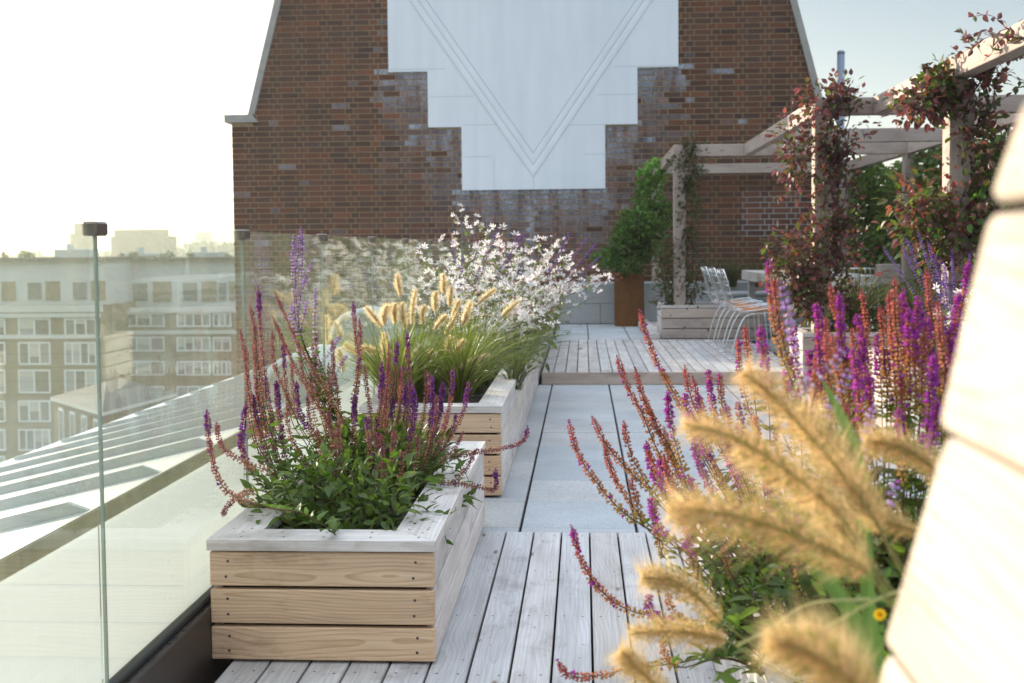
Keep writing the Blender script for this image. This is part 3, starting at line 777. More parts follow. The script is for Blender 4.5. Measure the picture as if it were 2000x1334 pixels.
# ------------------------------------------------------------------ slanting timber screen, close at right
scr = thing('timber_screen', 'pale slatted timber screen with a slanting end, close to the camera at right', 'screen', (.2, .8, 0))
CX = .200
def endY(z): return .575+(.0186-(z-EYE))*.69*1.0
tops = [(1.50, 1.30), (1.295, 1.1735), (1.168, 1.052), (1.0455, .890), (.884, .74), (.734, .59), (.584, .44), (.434, .29), (.284, .14), (.134, .0)]
cl = [(1995, 190, 1932, 398), (1926, 418, 1833, 838), (1842, 852, 1727, 1258), (1727, 1276, 1650, 1600)]
pts = []
for (x0, y0, x1, y1) in cl:
    a = at(x0, y0, CX, 'X'); b = at(x1, y1, CX, 'X'); pts.append((a, b))
def slat(a, b):
    """a = top corner of the slanting end, b = bottom corner; rounded plank running towards and past the camera"""
    r = .0075; y0 = -.6
    ya, za, yb, zb = a[1], a[2], b[1], b[2]
    d = np.array([yb-ya, zb-za]); d = d/np.linalg.norm(d)
    poly = [(y0, zb), ]
    def arc(c0, c1, c2): return [tuple((1-t)**2*np.array(c0)+2*t*(1-t)*np.array(c1)+t*t*np.array(c2)) for t in np.linspace(0, 1, 6)]
    B = np.array([yb, zb]); A = np.array([ya, za])
    poly += arc(B-np.array([r*1.2, 0]), B, B-d*r*1.2)
    poly += arc(A+d*r*1.2, A, A-np.array([r*1.2, 0]))
    poly.append((y0, za))
    mb = MB(); n = len(poly); V = []
    e = .003
    c = np.mean(poly, 0)
    for (x, s) in ((CX, .0), (CX+e, 1), (CX+.028, 1)):
        for p in poly:
            p = np.array(p); q = p if s else p-np.sign(p-c)*e
            V.append((x, q[0], q[1]))
    F = [tuple(range(n))]+[(k*n+i, k*n+n+i, k*n+n+(i+1) % n, k*n+(i+1) % n) for k in range(2) for i in range(n)]+[tuple(range(2*n, 3*n))[::-1]]
    V = np.array(V); mb.add(V, F, (1, 1, 1), wgrain(V, 1))
    # knots / fixings
    for q in (.30, .70):
        zz = zb+(za-zb)*q; yy = ya+(yb-ya)*(1-q)-.022
        disc(mb, (CX-.0004, yy, zz), .0018, 0, 8, (1, 1, 1), 1)
    mb.build('slat', [M['clad'], plain('fixing', (.22, .15, .09), .7)], scr)
prevz = None
for (a, b) in pts:
    slat(a, b)
zb = pts[-1][1][2]; yb = pts[-1][1][1]
sl_ = (pts[2][1][1]-pts[1][0][1])/(pts[2][1][2]-pts[1][0][2])
while zb > .1:
    z1 = zb-.005; z0 = max(z1-.14, .0); a = (CX, yb+sl_*(z1-zb), z1); b = (CX, yb+sl_*(z0-zb), z0); slat(a, b); yb, zb = b[1], b[2]
    if z0 <= 0: break
a0 = pts[0][0]; mb = MB()
z1 = a0[2]-.004+.0; 
mb = MB(); board(mb, (CX+.030, -.6, .0), (CX+.07, .30, a0[2]), .003, .03); mb.build('frame_upright', M['clad'], scr)
# ------------------------------------------------------------------ plants
def spike(mb, P, t0, pal, fl, size=1.0, dens=1.0, leaves=None):
    """a flower spike: stem along P (base -> tip), whorls of florets from fraction t0 to the tip.
    pal: (low, mid, high, flower) colours; fl: fraction of the whorls, from the top, in flower"""
    P = np.asarray(P); seg = np.linalg.norm(np.diff(P, axis=0), axis=1); cum = np.concatenate([[0], np.cumsum(seg)]); L = cum[-1]
    n = max(14, int(L/.02)); ts = np.linspace(0, L, n); Q = np.stack([np.interp(ts, cum, P[:, k]) for k in range(3)], 1)
    tube(mb, Q, np.linspace(.0021, .0010, n)*size, 4, np.array([(.12+.06*q, .085-.03*q, .04) for q in np.linspace(0, 1, n)]), 0, False)
    s = t0*L; pos = []
    while s < L:
        q = (s-t0*L)/(L-t0*L); pos.append((s, q)); s += (.0115-.0060*q)*size/dens*(.85+.3*rng.rand())
    pos = np.array(pos); T = np.gradient(Q, axis=0)
    C = np.stack([np.interp(pos[:, 0], ts, Q[:, k]) for k in range(3)], 1); TT = unit(np.stack([np.interp(pos[:, 0], ts, T[:, k]) for k in range(3)], 1))
    k = 5; nW = len(C)
    ref = np.array([.37, .41, .83]); A = unit(np.cross(TT, ref)); B = np.cross(TT, A)
    ph = rng.rand(nW, 1)*6.28+np.arange(k)[None]*(2*math.pi/k)+rng.randn(nW, k)*.18
    rad = np.cos(ph)[..., None]*A[:, None]+np.sin(ph)[..., None]*B[:, None]
    D = (rad+TT[:, None]*(.45+.5*pos[:, 1][:, None, None])+rng.randn(nW, k, 3)*.12).reshape(-1, 3)
    q = np.repeat(pos[:, 1], k)
    P0 = np.repeat(C, k, 0)+rad.reshape(-1, 3)*.0012
    lo, mi, hi, flc = [np.array(c) for c in pal]
    c = np.where(q[:, None] < .5, lo+(mi-lo)*(q[:, None]/.5), mi+(hi-mi)*((q[:, None]-.5)/.5))
    isf = (rng.rand(len(q)) < np.clip((q-(1-1.35*fl))/.15, 0, .62)) | (rng.rand(len(q)) < .05*(fl > 0))
    c = c*(1+(rng.rand(len(q), 1)-.5)*.6)
    fcol = flc*(1+(rng.rand(len(q), 1)-.5)*.7)
    sz = (.0100-.0022*q)*np.clip((1.03-q)/.12, .35, 1)*size*(.75+.5*rng.rand(len(q)))
    keep = (rng.rand(len(q)) < .9) & ~isf
    R = orient(D, np.repeat(TT, k, 0))
    scatter(mb, FLO[0]*[1, 1, 1], FLO[1], P0[keep], R[keep], sz[keep], c[keep])
    scatter(mb, FLO[0]*[1.15, 1.0, 1.15], FLO[1], P0[isf], R[isf], sz[isf]*1.2, fcol[isf])
    if leaves is not None:                       # opposite pairs of leaves on the lower stem
        m = int(t0*L/.045)
        if m > 1:
            sl = np.linspace(.12, t0*.97, m)*L; C2 = np.stack([np.interp(sl, ts, Q[:, j]) for j in range(3)], 1)
            C2 = np.repeat(C2, 2, 0); a = rng.rand(m)*6.28; a = np.stack([a, a+math.pi], 1).ravel()
            D2 = np.stack([np.cos(a), np.sin(a), .35+.4*rng.rand(2*m)], 1); f = np.repeat(1-.55*np.linspace(0, 1, m), 2)
            scatter(leaves, LEAF[0], LEAF[1], C2, orient(D2), .062*f*(.7+.6*rng.rand(2*m)), jit((.080, .120, .022), 2*m, .35))

def mound(mb, cx, cy, cz, rx, ry, rz, n, size, col, stems=None, var=.35, tpl=LEAF, out=.9, zmin=None):
    """leaves spread through a low dome, facing outwards"""
    u = unit(rng.randn(n, 3)); u[:, 2] = np.abs(u[:, 2])*1.1-.08; r = rng.rand(n, 1)**.42
    P = np.array([cx, cy, cz])+u*r*np.array([rx, ry, rz])
    if zmin is not None: P[:, 2] = np.maximum(P[:, 2], zmin)
    D = unit(u*np.array([1, 1, .5])*out+rng.randn(n, 3)*.55+np.array([0, 0, .25]))
    scatter(mb, tpl[0], tpl[1], P, orient(D), size*(.55+.8*rng.rand(n)), jit(col, n, var))
    if stems is not None:
        for i in rng.choice(n, min(n, stems), False):
            tube(mb, catmull([(cx+.15*(P[i][0]-cx), cy+.15*(P[i][1]-cy), cz), (cx+.55*(P[i][0]-cx), cy+.55*(P[i][1]-cy), cz+.65*(P[i][2]-cz)), P[i]], 3), .0016, 3, (.10, .06, .035), 0, False)

PAL_N = ((.32, .22, .11), (.36, .17, .13), (.33, .12, .13), (.19, .050, .25))      # near planter
PAL_R = ((.40, .34, .08), (.42, .21, .09), (.40, .11, .115), (.34, .06, .34))         # right-hand planter
def spike_set(name, cat, group, labels, roots, paths, Yof, soil_z, pal, leafcol, mound_n, mound_r, size=1.0, mz=.0, leafsize=.05, dens=1.0):
    plants = []
    for lab, (x, y) in zip(labels, roots):
        plants.append((thing(name, lab, cat, (x, y, soil_z), group), MB(), np.array([x, y])))
    for path in paths:
        px, fl, dy = path
        Y = min(Yof(px)+dy, 1.03*2250/max(1, 1138-min(q[0] for q in px))) if min(q[0] for q in px) < 700 else Yof(px)+dy
        pts = [at(x, y, Y+.02*i*rng.randn()*.3) for i, (x, y) in enumerate(px)][::-1]
        b = pts[0]
        j = int(np.argmin([np.hypot(b[0]-r[0], (b[1]-r[1])*.8) for _, _, r in plants])); t, lm, r = plants[j]
        root = np.array([r[0]+.25*(b[0]-r[0])+rng.randn()*.015, r[1]+.25*(b[1]-r[1])+rng.randn()*.015, soil_z])
        if b[2] > soil_z+.04 or np.hypot(*(b-root)[:2]) > .1: full = catmull([root, (root*.45+b*.55)+np.array([0, 0, .03]), *pts], 7)
        else: full = catmull(pts, 7)
        # whorls cover the photographed part except its lowest bit
        seg = np.linalg.norm(np.diff(full, axis=0), axis=1).sum()
        vis = np.linalg.norm(np.diff(np.array(pts), axis=0), axis=1).sum()
        t0 = max(.12, min(.8, 1-.9*vis/seg))
        mb = MB(); spike(mb, full, t0, pal, fl, size, dens, lm)
        mb.build('flower_spike', M['flower'], t)
    for t, lm, r in plants:
        mound(lm, r[0], r[1], soil_z-.01+mz, *mound_r, mound_n, leafsize, leafcol, 26, zmin=soil_z)
        lm.build('foliage', M['leaf'], t)
    return plants
def conv(lst, s, ox, oy):
    return [([(ox+x/s, oy+y/s) for x, y in p], fl, dy) for p, fl, dy in lst]
# ---- salvias of the near planter, paths read off the photograph (tip first)
near = conv([
 ([(258, 290), (268, 450), (285, 640), (300, 800)], .22, .3), ([(225, 365), (245, 470), (262, 640), (290, 820)], 0, .3),
 ([(325, 310), (400, 480), (440, 560), (560, 760), (640, 900)], 0, .25), ([(240, 500), (255, 700), (280, 900)], 0, .15),
 ([(318, 465), (322, 600), (370, 720), (430, 860)], 0, .3), ([(360, 515), (365, 600), (372, 700), (400, 850)], .3, .2),
 ([(425, 525), (440, 640), (500, 760), (560, 900)], 0, .25), ([(210, 535), (215, 700), (225, 860), (270, 980)], 0, .2),
 ([(50, 790), (60, 930), (100, 1080), (170, 1150), (300, 1190)], .18, -.25), ([(88, 840), (110, 940), (190, 1000), (330, 1060)], 0, -.1),
 ([(210, 765), (195, 870), (200, 980), (250, 1080)], .5, 0), ([(185, 890), (195, 960), (240, 1060)], .4, -.05),
 ([(245, 650), (265, 760), (310, 920), (360, 1040)], .1, .1), ([(292, 655), (300, 760), (330, 900)], .45, .1),
 ([(335, 675), (345, 800), (380, 960)], .4, .1), ([(415, 675), (422, 780), (450, 850), (520, 960)], .6, -.1),
 ([(495, 475), (500, 600), (540, 720), (560, 850)], .12, .35), ([(480, 520), (490, 640), (510, 800)], 0, .3),
 ([(645, 350), (655, 480), (668, 620), (640, 800)], .16, .15), ([(672, 420), (675, 540), (660, 700), (640, 880)], .06, .2),
 ([(690, 610), (705, 730), (720, 850), (720, 980)], 0, 0), ([(865, 475), (868, 580), (875, 700), (860, 880)], .18, .2),
 ([(825, 510), (818, 620), (800, 760), (780, 900)], .25, .25), ([(792, 520), (790, 640), (780, 780), (760, 920)], 0, .3),
 ([(765, 630), (760, 760), (740, 900)], .3, 0), ([(848, 615), (842, 740), (820, 900)], .1, .2),
 ([(860, 690), (852, 820), (830, 960)], .35, .1), ([(890, 690), (886, 830), (870, 960), (850, 1050)], .55, -.1),
 ([(960, 645), (968, 760), (950, 900), (920, 1020)], .5, 0), ([(1010, 675), (1000, 800), (960, 950), (930, 1020)], .5, .05),
 ([(940, 620), (945, 700), (930, 830), (900, 960)], 0, .15), ([(1050, 620), (1045, 740), (1010, 880), (960, 1000)], .3, .2),
 ([(1115, 675), (1100, 780), (1060, 870), (990, 980)], .3, .2), ([(1065, 810), (1040, 900), (980, 990)], .12, .05),
 ([(1095, 880), (1060, 950), (990, 1020)], 0, 0), ([(1355, 855), (1340, 920), (1250, 950), (1130, 968), (1000, 1000)], .1, .15),
 ([(1225, 1030), (1222, 1120), (1150, 1105), (1080, 1095), (960, 1085)], .25, -.1), ([(700, 820), (712, 960), (715, 1060)], .2, -.15),
 ([(655, 730), (650, 850), (650, 960)], .5, .05), ([(585, 840), (590, 980), (600, 1080)], 0, -.2),
 ([(815, 870), (800, 1000), (790, 1080)], 0, -.2), ([(545, 800), (560, 900), (575, 1000)], .1, -.05),
 ([(115, 1225), (150, 1165), (260, 1120)], 0, -.25), ([(545, 600), (550, 720), (560, 880)], 0, .35),
 ([(395, 590), (400, 700), (420, 850)], 0, .35), ([(310, 780), (320, 900), (340, 1000)], .6, .05),
 ([(350, 860), (360, 950), (390, 1040)], .4, 0), ([(570, 640), (585, 760), (600, 900)], 0, .2),
 ([(740, 820), (745, 900), (750, 1000)], .4, .1), ([(975, 740), (975, 850), (950, 960)], .6, .1), ([(910, 900), (905, 980), (890, 1050)], 0, -.1),
 ([(470, 640), (480, 760), (500, 880)], 0, .2), ([(1030, 800), (1010, 900), (960, 1000)], 0, .15),
], 2.0838, 380, 420)
spike_set('purple_salvia', 'flower', 'salvias in the low planter',
  ['purple salvia at the front left of the low planter, spikes drooping towards the glass', 'purple salvia at the front right of the low planter, dark leaves over the rim',
   'tall purple salvia in the left middle of the low planter against the glass', 'purple salvia at the right middle of the low planter leaning over the path', 'purple salvia at the back of the low planter in front of the grass plumes'],
  [(-.84, 3.50), (-.65, 3.46), (-.83, 3.95), (-.62, 3.98), (-.72, 4.35)], near+[([(x+ox, y+oy) for x, y in p], 0 if rng.rand() < .6 else .35, dy+rng.randn()*.15) for (p, fl, dy), ox, oy in [(near[i], rng.randn()*24, 20+30*rng.rand()) for i in rng.choice(len(near), 28) if i not in (8, 9, 35, 36, 42, 0, 18)]],
  lambda px: min(3.85, 1.02*2250/(1138-min(q[0] for q in px))-.05), .275, PAL_N, (.085, .125, .022), 520, (.23, .25, .27), .98, .0, .046)

# ---- right-hand salvias
c8 = conv([
 ([(140, 830), (180, 990), (260, 1130), (400, 1300), (560, 1420)], .06, .1), ([(265, 810), (340, 960), (430, 1070), (560, 1200), (680, 1340)], 0, .15),
 ([(440, 840), (470, 1000), (540, 1140), (660, 1300)], 0, .1), ([(400, 480), (460, 650), (540, 800), (600, 950), (700, 1150), (760, 1280)], .03, .25),
 ([(500, 545), (540, 700), (620, 860), (700, 1000), (780, 1150)], 0, .25), ([(525, 235), (560, 370), (640, 560), (720, 700), (800, 850), (860, 1000)], .04, .3),
 ([(680, 670), (690, 830), (720, 950), (760, 1100), (810, 1250)], .35, .1), ([(770, 540), (790, 660), (830, 780), (900, 950), (930, 1100)], 0, .3),
 ([(900, 560), (910, 680), (930, 800), (950, 950)], .5, .3), ([(960, 580), (970, 720), (990, 850), (1010, 1000)], .1, .3),
 ([(1060, 390), (1070, 560), (1110, 740), (1150, 900)], .05, .2), ([(1100, 320), (1110, 450), (1135, 600), (1160, 800)], 0, .25),
 ([(1205, 420), (1210, 520), (1220, 640), (1230, 800)], .75, .2), ([(565, 1000), (620, 1100), (690, 1270)], 0, 0),
 ([(640, 1050), (660, 1180), (700, 1320)], .6, -.05), ([(480, 1150), (510, 1280), (560, 1420)], 0, 0), ([(590, 1260), (610, 1350), (650, 1440)], .8, -.1),
 ([(1060, 740), (1075, 850), (1090, 980)], .6, .2), ([(850, 700), (860, 800), (880, 950)], .5, .25), ([(770, 690), (790, 820), (830, 980)], .5, .25), ([(1000, 760), (1010, 880), (1020, 1000)], .2, .2)], 2.78, 1060, 520)
c2 = conv([
 ([(140, 565), (190, 740), (270, 870), (400, 970), (560, 1010), (760, 1030)], .12, -.1), ([(70, 1215), (120, 1300), (250, 1300), (400, 1270), (640, 1240)], .05, -.3),
 ([(520, 900), (520, 980), (580, 1030), (720, 1060)], .7, -.2), ([(590, 1120), (600, 1220), (680, 1260)], 0, -.3), ([(610, 900), (640, 990), (760, 1060)], 0, -.2),
 ([(700, 560), (720, 720), (780, 820)], .6, -.1), ([(1085, 300), (1110, 430), (1150, 540)], .7, 0), ([(1270, 380), (1255, 600), (1250, 800), (1290, 960)], .5, -.2)], 2.4986, 1060, 800)
c1 = conv([
 ([(515, 70), (525, 250), (550, 420), (590, 570), (650, 740)], .10, .1), ([(545, 150), (560, 330), (600, 520), (660, 700)], 0, .1), ([(640, 400), (650, 560), (670, 700), (690, 850)], .7, .1),
 ([(755, 280), (770, 420), (800, 560), (830, 720)], .3, .1), ([(825, 190), (850, 330), (880, 450), (900, 640), (910, 800)], 0, .05), ([(870, 240), (880, 420), (890, 600), (905, 760)], .6, 0),
 ([(980, 215), (1000, 330), (1010, 500), (1020, 700), (1030, 860)], 0, .1), ([(960, 340), (980, 470), (1000, 650), (1020, 840)], .7, .0), ([(1070, 300), (1090, 430), (1100, 600), (1110, 820)], 0, .05),
 ([(1120, 235), (1130, 400), (1150, 650), (1160, 850)], 0, .1), ([(1148, 150), (1150, 320), (1170, 600), (1180, 830)], 0, 0), ([(1190, 220), (1200, 400), (1200, 700), (1200, 900)], .35, .05),
 ([(1215, 310), (1220, 500), (1225, 800)], .4, -.1), ([(1265, 250), (1262, 420), (1270, 700), (1270, 900)], .6, 0), ([(1310, 110), (1320, 270), (1350, 500), (1330, 800)], 0, .05),
 ([(1390, 350), (1390, 500), (1380, 760)], .5, 0), ([(1520, 75), (1500, 230), (1460, 420), (1420, 640)], .3, .1), ([(1465, 235), (1450, 400), (1420, 600)], .7, .05),
 ([(1345, 540), (1332, 700), (1310, 920)], .7, -.2), ([(935, 410), (945, 560), (970, 800)], 0, .15), ([(1060, 440), (1075, 640), (1085, 820)], .5, .1),
 ([(770, 400), (755, 600), (750, 760)], 0, .1), ([(1430, 420), (1405, 600), (1380, 800)], .6, 0), ([(1300, 370), (1290, 600), (1280, 820)], .1, -.1), ([(1240, 400), (1250, 640), (1250, 850)], .3, -.1),
 ([(880, 620), (890, 800), (930, 960)], .1, 0), ([(1020, 640), (1030, 850), (1050, 1000)], .3, -.1), ([(1180, 640), (1190, 850), (1200, 1000)], .1, -.1), ([(720, 520), (730, 640), (760, 800)], .5, .15),
 ([(1100, 520), (1110, 700), (1130, 900)], .5, .1), ([(800, 360), (815, 520), (830, 700)], 0, .15), ([(985, 420), (1000, 600), (1010, 780)], .4, .2), ([(1160, 420), (1170, 600), (1180, 780)], .6, .1)], 2.566, 1300, 480)
spike_set('rust_salvia', 'flower', 'salvias in the foreground planter',
  ['foreground salvia whose rusty spikes lean far out over the grey paving', 'foreground salvia with a long spike curving low over the decking',
   'salvia just behind the blurred grass plumes in the foreground planter'],
  [(.50, 2.75), (.47, 2.30), (.66, 2.60)], c8+c2+[([(x+ox, y+oy) for x, y in p], 0 if rng.rand() < .55 else .45, dy+rng.randn()*.12) for (p, fl, dy), ox, oy in [(c8[i], 40+150*rng.rand(), 20+130*rng.rand()) for i in rng.choice(len(c8), 26)]], lambda px: 2.45, .29, PAL_R, (.10, .145, .035), 520, (.22, .27, .32), 1.0, 0, .048)
spike_set('rust_salvia', 'flower', 'salvias in the foreground planter',
  ['tall salvia with two golden spikes rising in front of the table', 'dense clump of upright purple and rust salvia spikes in the foreground',
   'upright salvia clump against the slanting timber screen, dark purple tips'],
  [(.56, 2.10), (.70, 2.02), (.80, 2.12)], c1+[([(x+ox, y+oy) for x, y in p], 0 if rng.rand() < .6 else .5, dy+rng.randn()*.12) for (p, fl, dy), ox, oy in [(c1[i], rng.randn()*22, 60+40*rng.rand()) for i in rng.choice(len(c1), 26)]], lambda px: 2.05, .29, PAL_R, (.085, .13, .033), 420, (.19, .22, .40), .84, 0, .050, 1.0)

# ---- lilac sage (slender, leafy-grey branched spikes)
PAL_S = ((.50, .46, .50), (.52, .44, .56), (.50, .38, .58), (.38, .26, .52))
def sage(label, paths, Y, root, group=None, size=1.0, sparse=.55):
    t = thing('lilac_sage', label, 'flower', root, group); lm = MB()
    for px in paths:
        pts = [at(x, y, Y) for x, y in px][::-1]
        full = catmull([np.array(root)+[rng.randn()*.02, rng.randn()*.02, 0], np.array(root)*.4+pts[0]*.6, *pts], 7)
        vis = np.linalg.norm(np.diff(np.array(pts), axis=0), axis=1).sum(); seg = np.linalg.norm(np.diff(full, axis=0), axis=1).sum()
        mb = MB(); spike(mb, full, max(.15, 1-.95*vis/seg), PAL_S, .3, size, sparse, lm); mb.build('flower_spike', M['flower'], t)
    if lm.n: lm.build('foliage', M['leaf'], t)
    return t
sage('tall lilac sage rising above the salvias in the low planter, against the glass', conv([([(432, 45), (425, 130), (410, 250), (420, 420), (440, 600)], 0, 0), ([(405, 75), (400, 220), (405, 330), (425, 480)], 0, 0), ([(478, 190), (450, 270), (430, 350), (430, 480)], 0, 0),
  ([(440, 60), (438, 180), (432, 330), (430, 470)], 0, 0), ([(393, 365), (400, 430), (430, 560)], 0, 0), ([(495, 290), (490, 420), (500, 560)], 0, 0), ([(457, 345), (450, 400), (440, 520)], 0, 0), ([(595, 490), (550, 560), (500, 660)], 0, 0), ([(620, 570), (590, 620), (560, 720)], 0, 0), ([(570, 640), (600, 700), (600, 800)], 0, 0)], 2.0838, 380, 420) and
  [p for p, _, _ in conv([([(432, 45), (425, 130), (410, 250), (420, 420), (440, 600)], 0, 0), ([(405, 75), (400, 220), (405, 330), (425, 480)], 0, 0), ([(478, 190), (450, 270), (430, 350), (430, 480)], 0, 0),
  ([(440, 60), (438, 180), (432, 330), (430, 470)], 0, 0), ([(393, 365), (400, 430), (430, 560)], 0, 0), ([(495, 290), (490, 420), (500, 560)], 0, 0), ([(457, 345), (450, 400), (440, 520)], 0, 0), ([(595, 490), (550, 560), (500, 660)], 0, 0), ([(620, 570), (590, 620), (560, 720)], 0, 0)], 2.0838, 380, 420)],
  4.05, (-.80, 4.2, .275), 'lilac sages', .9)
sage('pale lilac sage spike arching in front of the salvias, close to the camera', [[(1525, 545), (1535, 600), (1560, 720), (1590, 830), (1640, 960)], [(1650, 680), (1620, 720), (1570, 760), (1560, 800)], [(1660, 720), (1640, 770), (1610, 830), (1615, 900)], [(1710, 790), (1690, 850), (1680, 950), (1690, 1010)], [(1750, 940), (1730, 1000), (1690, 1060)]], 1.45, (.50, 1.55, .29), 'lilac sages', .62, .45)

# ---- fountain grasses
def blades(mb, root, n, L, spread, col, wdt=.0035, lean=(0, 0)):
    az = rng.rand(n)*2*math.pi; sp = spread*(.25+.9*rng.rand(n)); LL = L*(.6+.5*rng.rand(n)); k = 7
    t = np.linspace(0, 1, k)[None]
    r0 = .05*rng.rand(n)
    hx = np.cos(az)[:, None]*(r0[:, None]+sp[:, None]*LL[:, None]*t**1.7)+lean[0]*t**1.5*LL[:, None]
    hy = np.sin(az)[:, None]*(r0[:, None]+sp[:, None]*LL[:, None]*t**1.7)+lean[1]*t**1.5*LL[:, None]
    hz = LL[:, None]*(t*(1.0)-.55*sp[:, None]*t**2.4)
    P = np.stack([hx, hy, hz], -1)+np.array(root)
    side = np.stack([-np.sin(az), np.cos(az), 0*az], -1)[:, None]+rng.randn(n, 1, 3)*.4; side = unit(side)
    w = wdt*(1-t**2.2)[..., None]*(.6+.8*rng.rand(n, 1, 1))+.0003
    V = np.stack([P-side*w, P+side*w], 2).reshape(n, -1, 3)
    f = np.array([(2*i, 2*i+1, 2*i+3, 2*i+2) for i in range(k-1)])
    F = (f[None]+(np.arange(n)*2*k)[:, None, None]).reshape(-1, 4)
    mb.add(V.reshape(-1, 3), F, np.repeat(jit(col, n, .35), 2*k, 0))
def plume(mb, P, rad, n=700, core=(.34, .27, .13), bri=(.78, .68, .50), blen=1.0, bw=.00035, seeds=160, spread_=.28, ssz=.30, seedc=(.48, .36, .18)):
    """bottlebrush plume along P (base -> tip)"""
    P = catmull(P, 6); T = np.gradient(P, axis=0); m = len(P)
    tq = np.linspace(0, 1, m); prof = np.sin(np.pi*np.clip(tq*.90+.05, 0, 1))**.4
    tube(mb, P, rad*.06*prof+.0006, 5, core, 0)
    s = rng.rand(seeds); C = np.stack([np.interp(s, tq, P[:, k]) for k in range(3)], 1); TT = unit(np.stack([np.interp(s, tq, T[:, k]) for k in range(3)], 1))
    O = unit(np.cross(TT, rng.randn(seeds, 3))); pr = np.interp(s, tq, prof)
    C = C+O*(rad*spread_*pr*rng.rand(seeds)**.7)[:, None]; D = O+TT*(1.1+.6*rng.rand(seeds, 1))
    cs = np.where(rng.rand(seeds, 1) < .5, np.array(core), np.array(seedc)); cs = cs*(1+(rng.rand(seeds, 1)-.5)*.6)
    scatter(mb, OCT[0]*[.62, 1, .62], OCT[1], C, orient(D), ssz*rad*(.7+.6*rng.rand(seeds))*pr, cs)
    s = rng.rand(n); C = np.stack([np.interp(s, tq, P[:, k]) for k in range(3)], 1); TT = unit(np.stack([np.interp(s, tq, T[:, k]) for k in range(3)], 1))
    D = unit(unit(np.cross(TT, rng.randn(n, 3)))+TT*(.35+.7*rng.rand(n, 1)))
    ln = rad*1.25*blen*np.interp(s, tq, prof)*(.35+.95*rng.rand(n)**1.4); sd = unit(np.cross(D, rng.randn(n, 3)))*bw
    V = np.stack([C-sd, C+sd, C+D*ln[:, None]], 1).reshape(-1, 3)
    mb.add(V, np.arange(3*n).reshape(n, 3), np.repeat(jit(bri, n, .3), 3, 0), None, 1)
def grass(label, root, paths, Y, nbl, L, spread, prad, lean=(0, 0), col=(.145, .165, .04), nb=1100, name='fountain_grass', group='fountain grasses in the long planter', dY=.25, wdt=.003, bw=.0009, seeds=160, **kw):
    t = thing(name, label, 'grass', root, group)
    mb = MB(); blades(mb, root, nbl, L, spread, col, wdt, lean)
    for i, p in enumerate(paths):
        y = Y+dY*(rng.rand()-.5); pts = [at(a, b, y) for a, b in p][::-1]
        pts[-1] = pts[-1]+(pts[-1]-pts[-2])*.35; b = pts[0]; d = unit(pts[1]-pts[0]); r = np.array(root)
        st = catmull([r+[rng.randn()*.02, rng.randn()*.02, 0], r*.5+b*.5-d*.02+[0, 0, .04], b-d*.03, b], 6); tube(mb, st, .0011, 3, (.25, .20, .07), 0, False)
        q = MB(); plume(q, pts, prad*(.85+.3*rng.rand()), nb, bw=bw, seeds=seeds, **kw); q.build('plume', [M['blade'], M['plume']], t)
    mb.build('blades', M['blade'], t)
    return t
g3 = lambda l: [p for p, _, _ in conv([(q, 0, 0) for q in l], 3.336, 740, 380)]
grass('fountain grass at the front of the long planter, plumes spilling right over its corner', (-.62, 5.72, .36), g3([
  [(545, 965), (510, 1010), (470, 1060)], [(700, 1050), (640, 1070), (560, 1110), (510, 1150)], [(640, 1130), (590, 1170), (530, 1230), (490, 1290)], [(345, 1030), (320, 1060), (300, 1100)], [(470, 940), (455, 980), (445, 1040)],
  [(590, 720), (570, 790), (540, 860)], [(430, 800), (400, 830), (360, 880)]]), 5.75, 300, .54, .85, .030, (.10, 0))
grass('fountain grass in the front left of the long planter, upright golden plumes beside the glass', (-.86, 5.75, .36), g3([
  [(120, 540), (130, 600), (140, 660)], [(235, 650), (220, 740), (215, 850)], [(155, 730), (160, 800), (170, 880)], [(105, 730), (100, 780), (110, 850)], [(65, 740), (40, 780), (50, 830)], [(370, 650), (365, 700), (370, 770)],
  [(300, 740), (285, 770), (290, 850)], [(40, 930), (35, 990), (40, 1060)], [(240, 1030), (235, 1060), (240, 1110)]]), 5.7, 320, .56, .75, .030, (.05, 0))
grass('fountain grass behind the first two, its plumes mixing with the white flowers', (-.66, 6.3, .36), g3([
  [(470, 620), (465, 680), (462, 730)], [(500, 790), (470, 850), (430, 910)], [(740, 630), (690, 670), (640, 720)], [(890, 710), (840, 760), (800, 800)], [(520, 700), (500, 740), (480, 800)], [(420, 540), (422, 600), (425, 650)]]), 6.3, 320, .58, .8, .030, (.12, 0))
p3 = [p for p, _, _ in conv([([(705, 385), (730, 415), (765, 460)], 0, 0), ([(780, 380), (770, 410), (775, 450)], 0, 0), ([(535, 425), (537, 470), (540, 530)], 0, 0), ([(575, 445), (590, 480), (600, 505)], 0, 0), ([(590, 560), (600, 600), (605, 640)], 0, 0), ([(690, 540), (720, 550), (750, 555)], 0, 0), ([(620, 530), (640, 545), (680, 570)], 0, 0), ([(770, 500), (772, 560), (775, 620)], 0, 0)], 2.0838, 380, 420)]
grass('fountain grass against the glass just behind the low planter, pale plumes among the salvias', (-.90, 5.42, .36), p3, 5.4, 300, .52, .7, .030, (-.02, -.05))

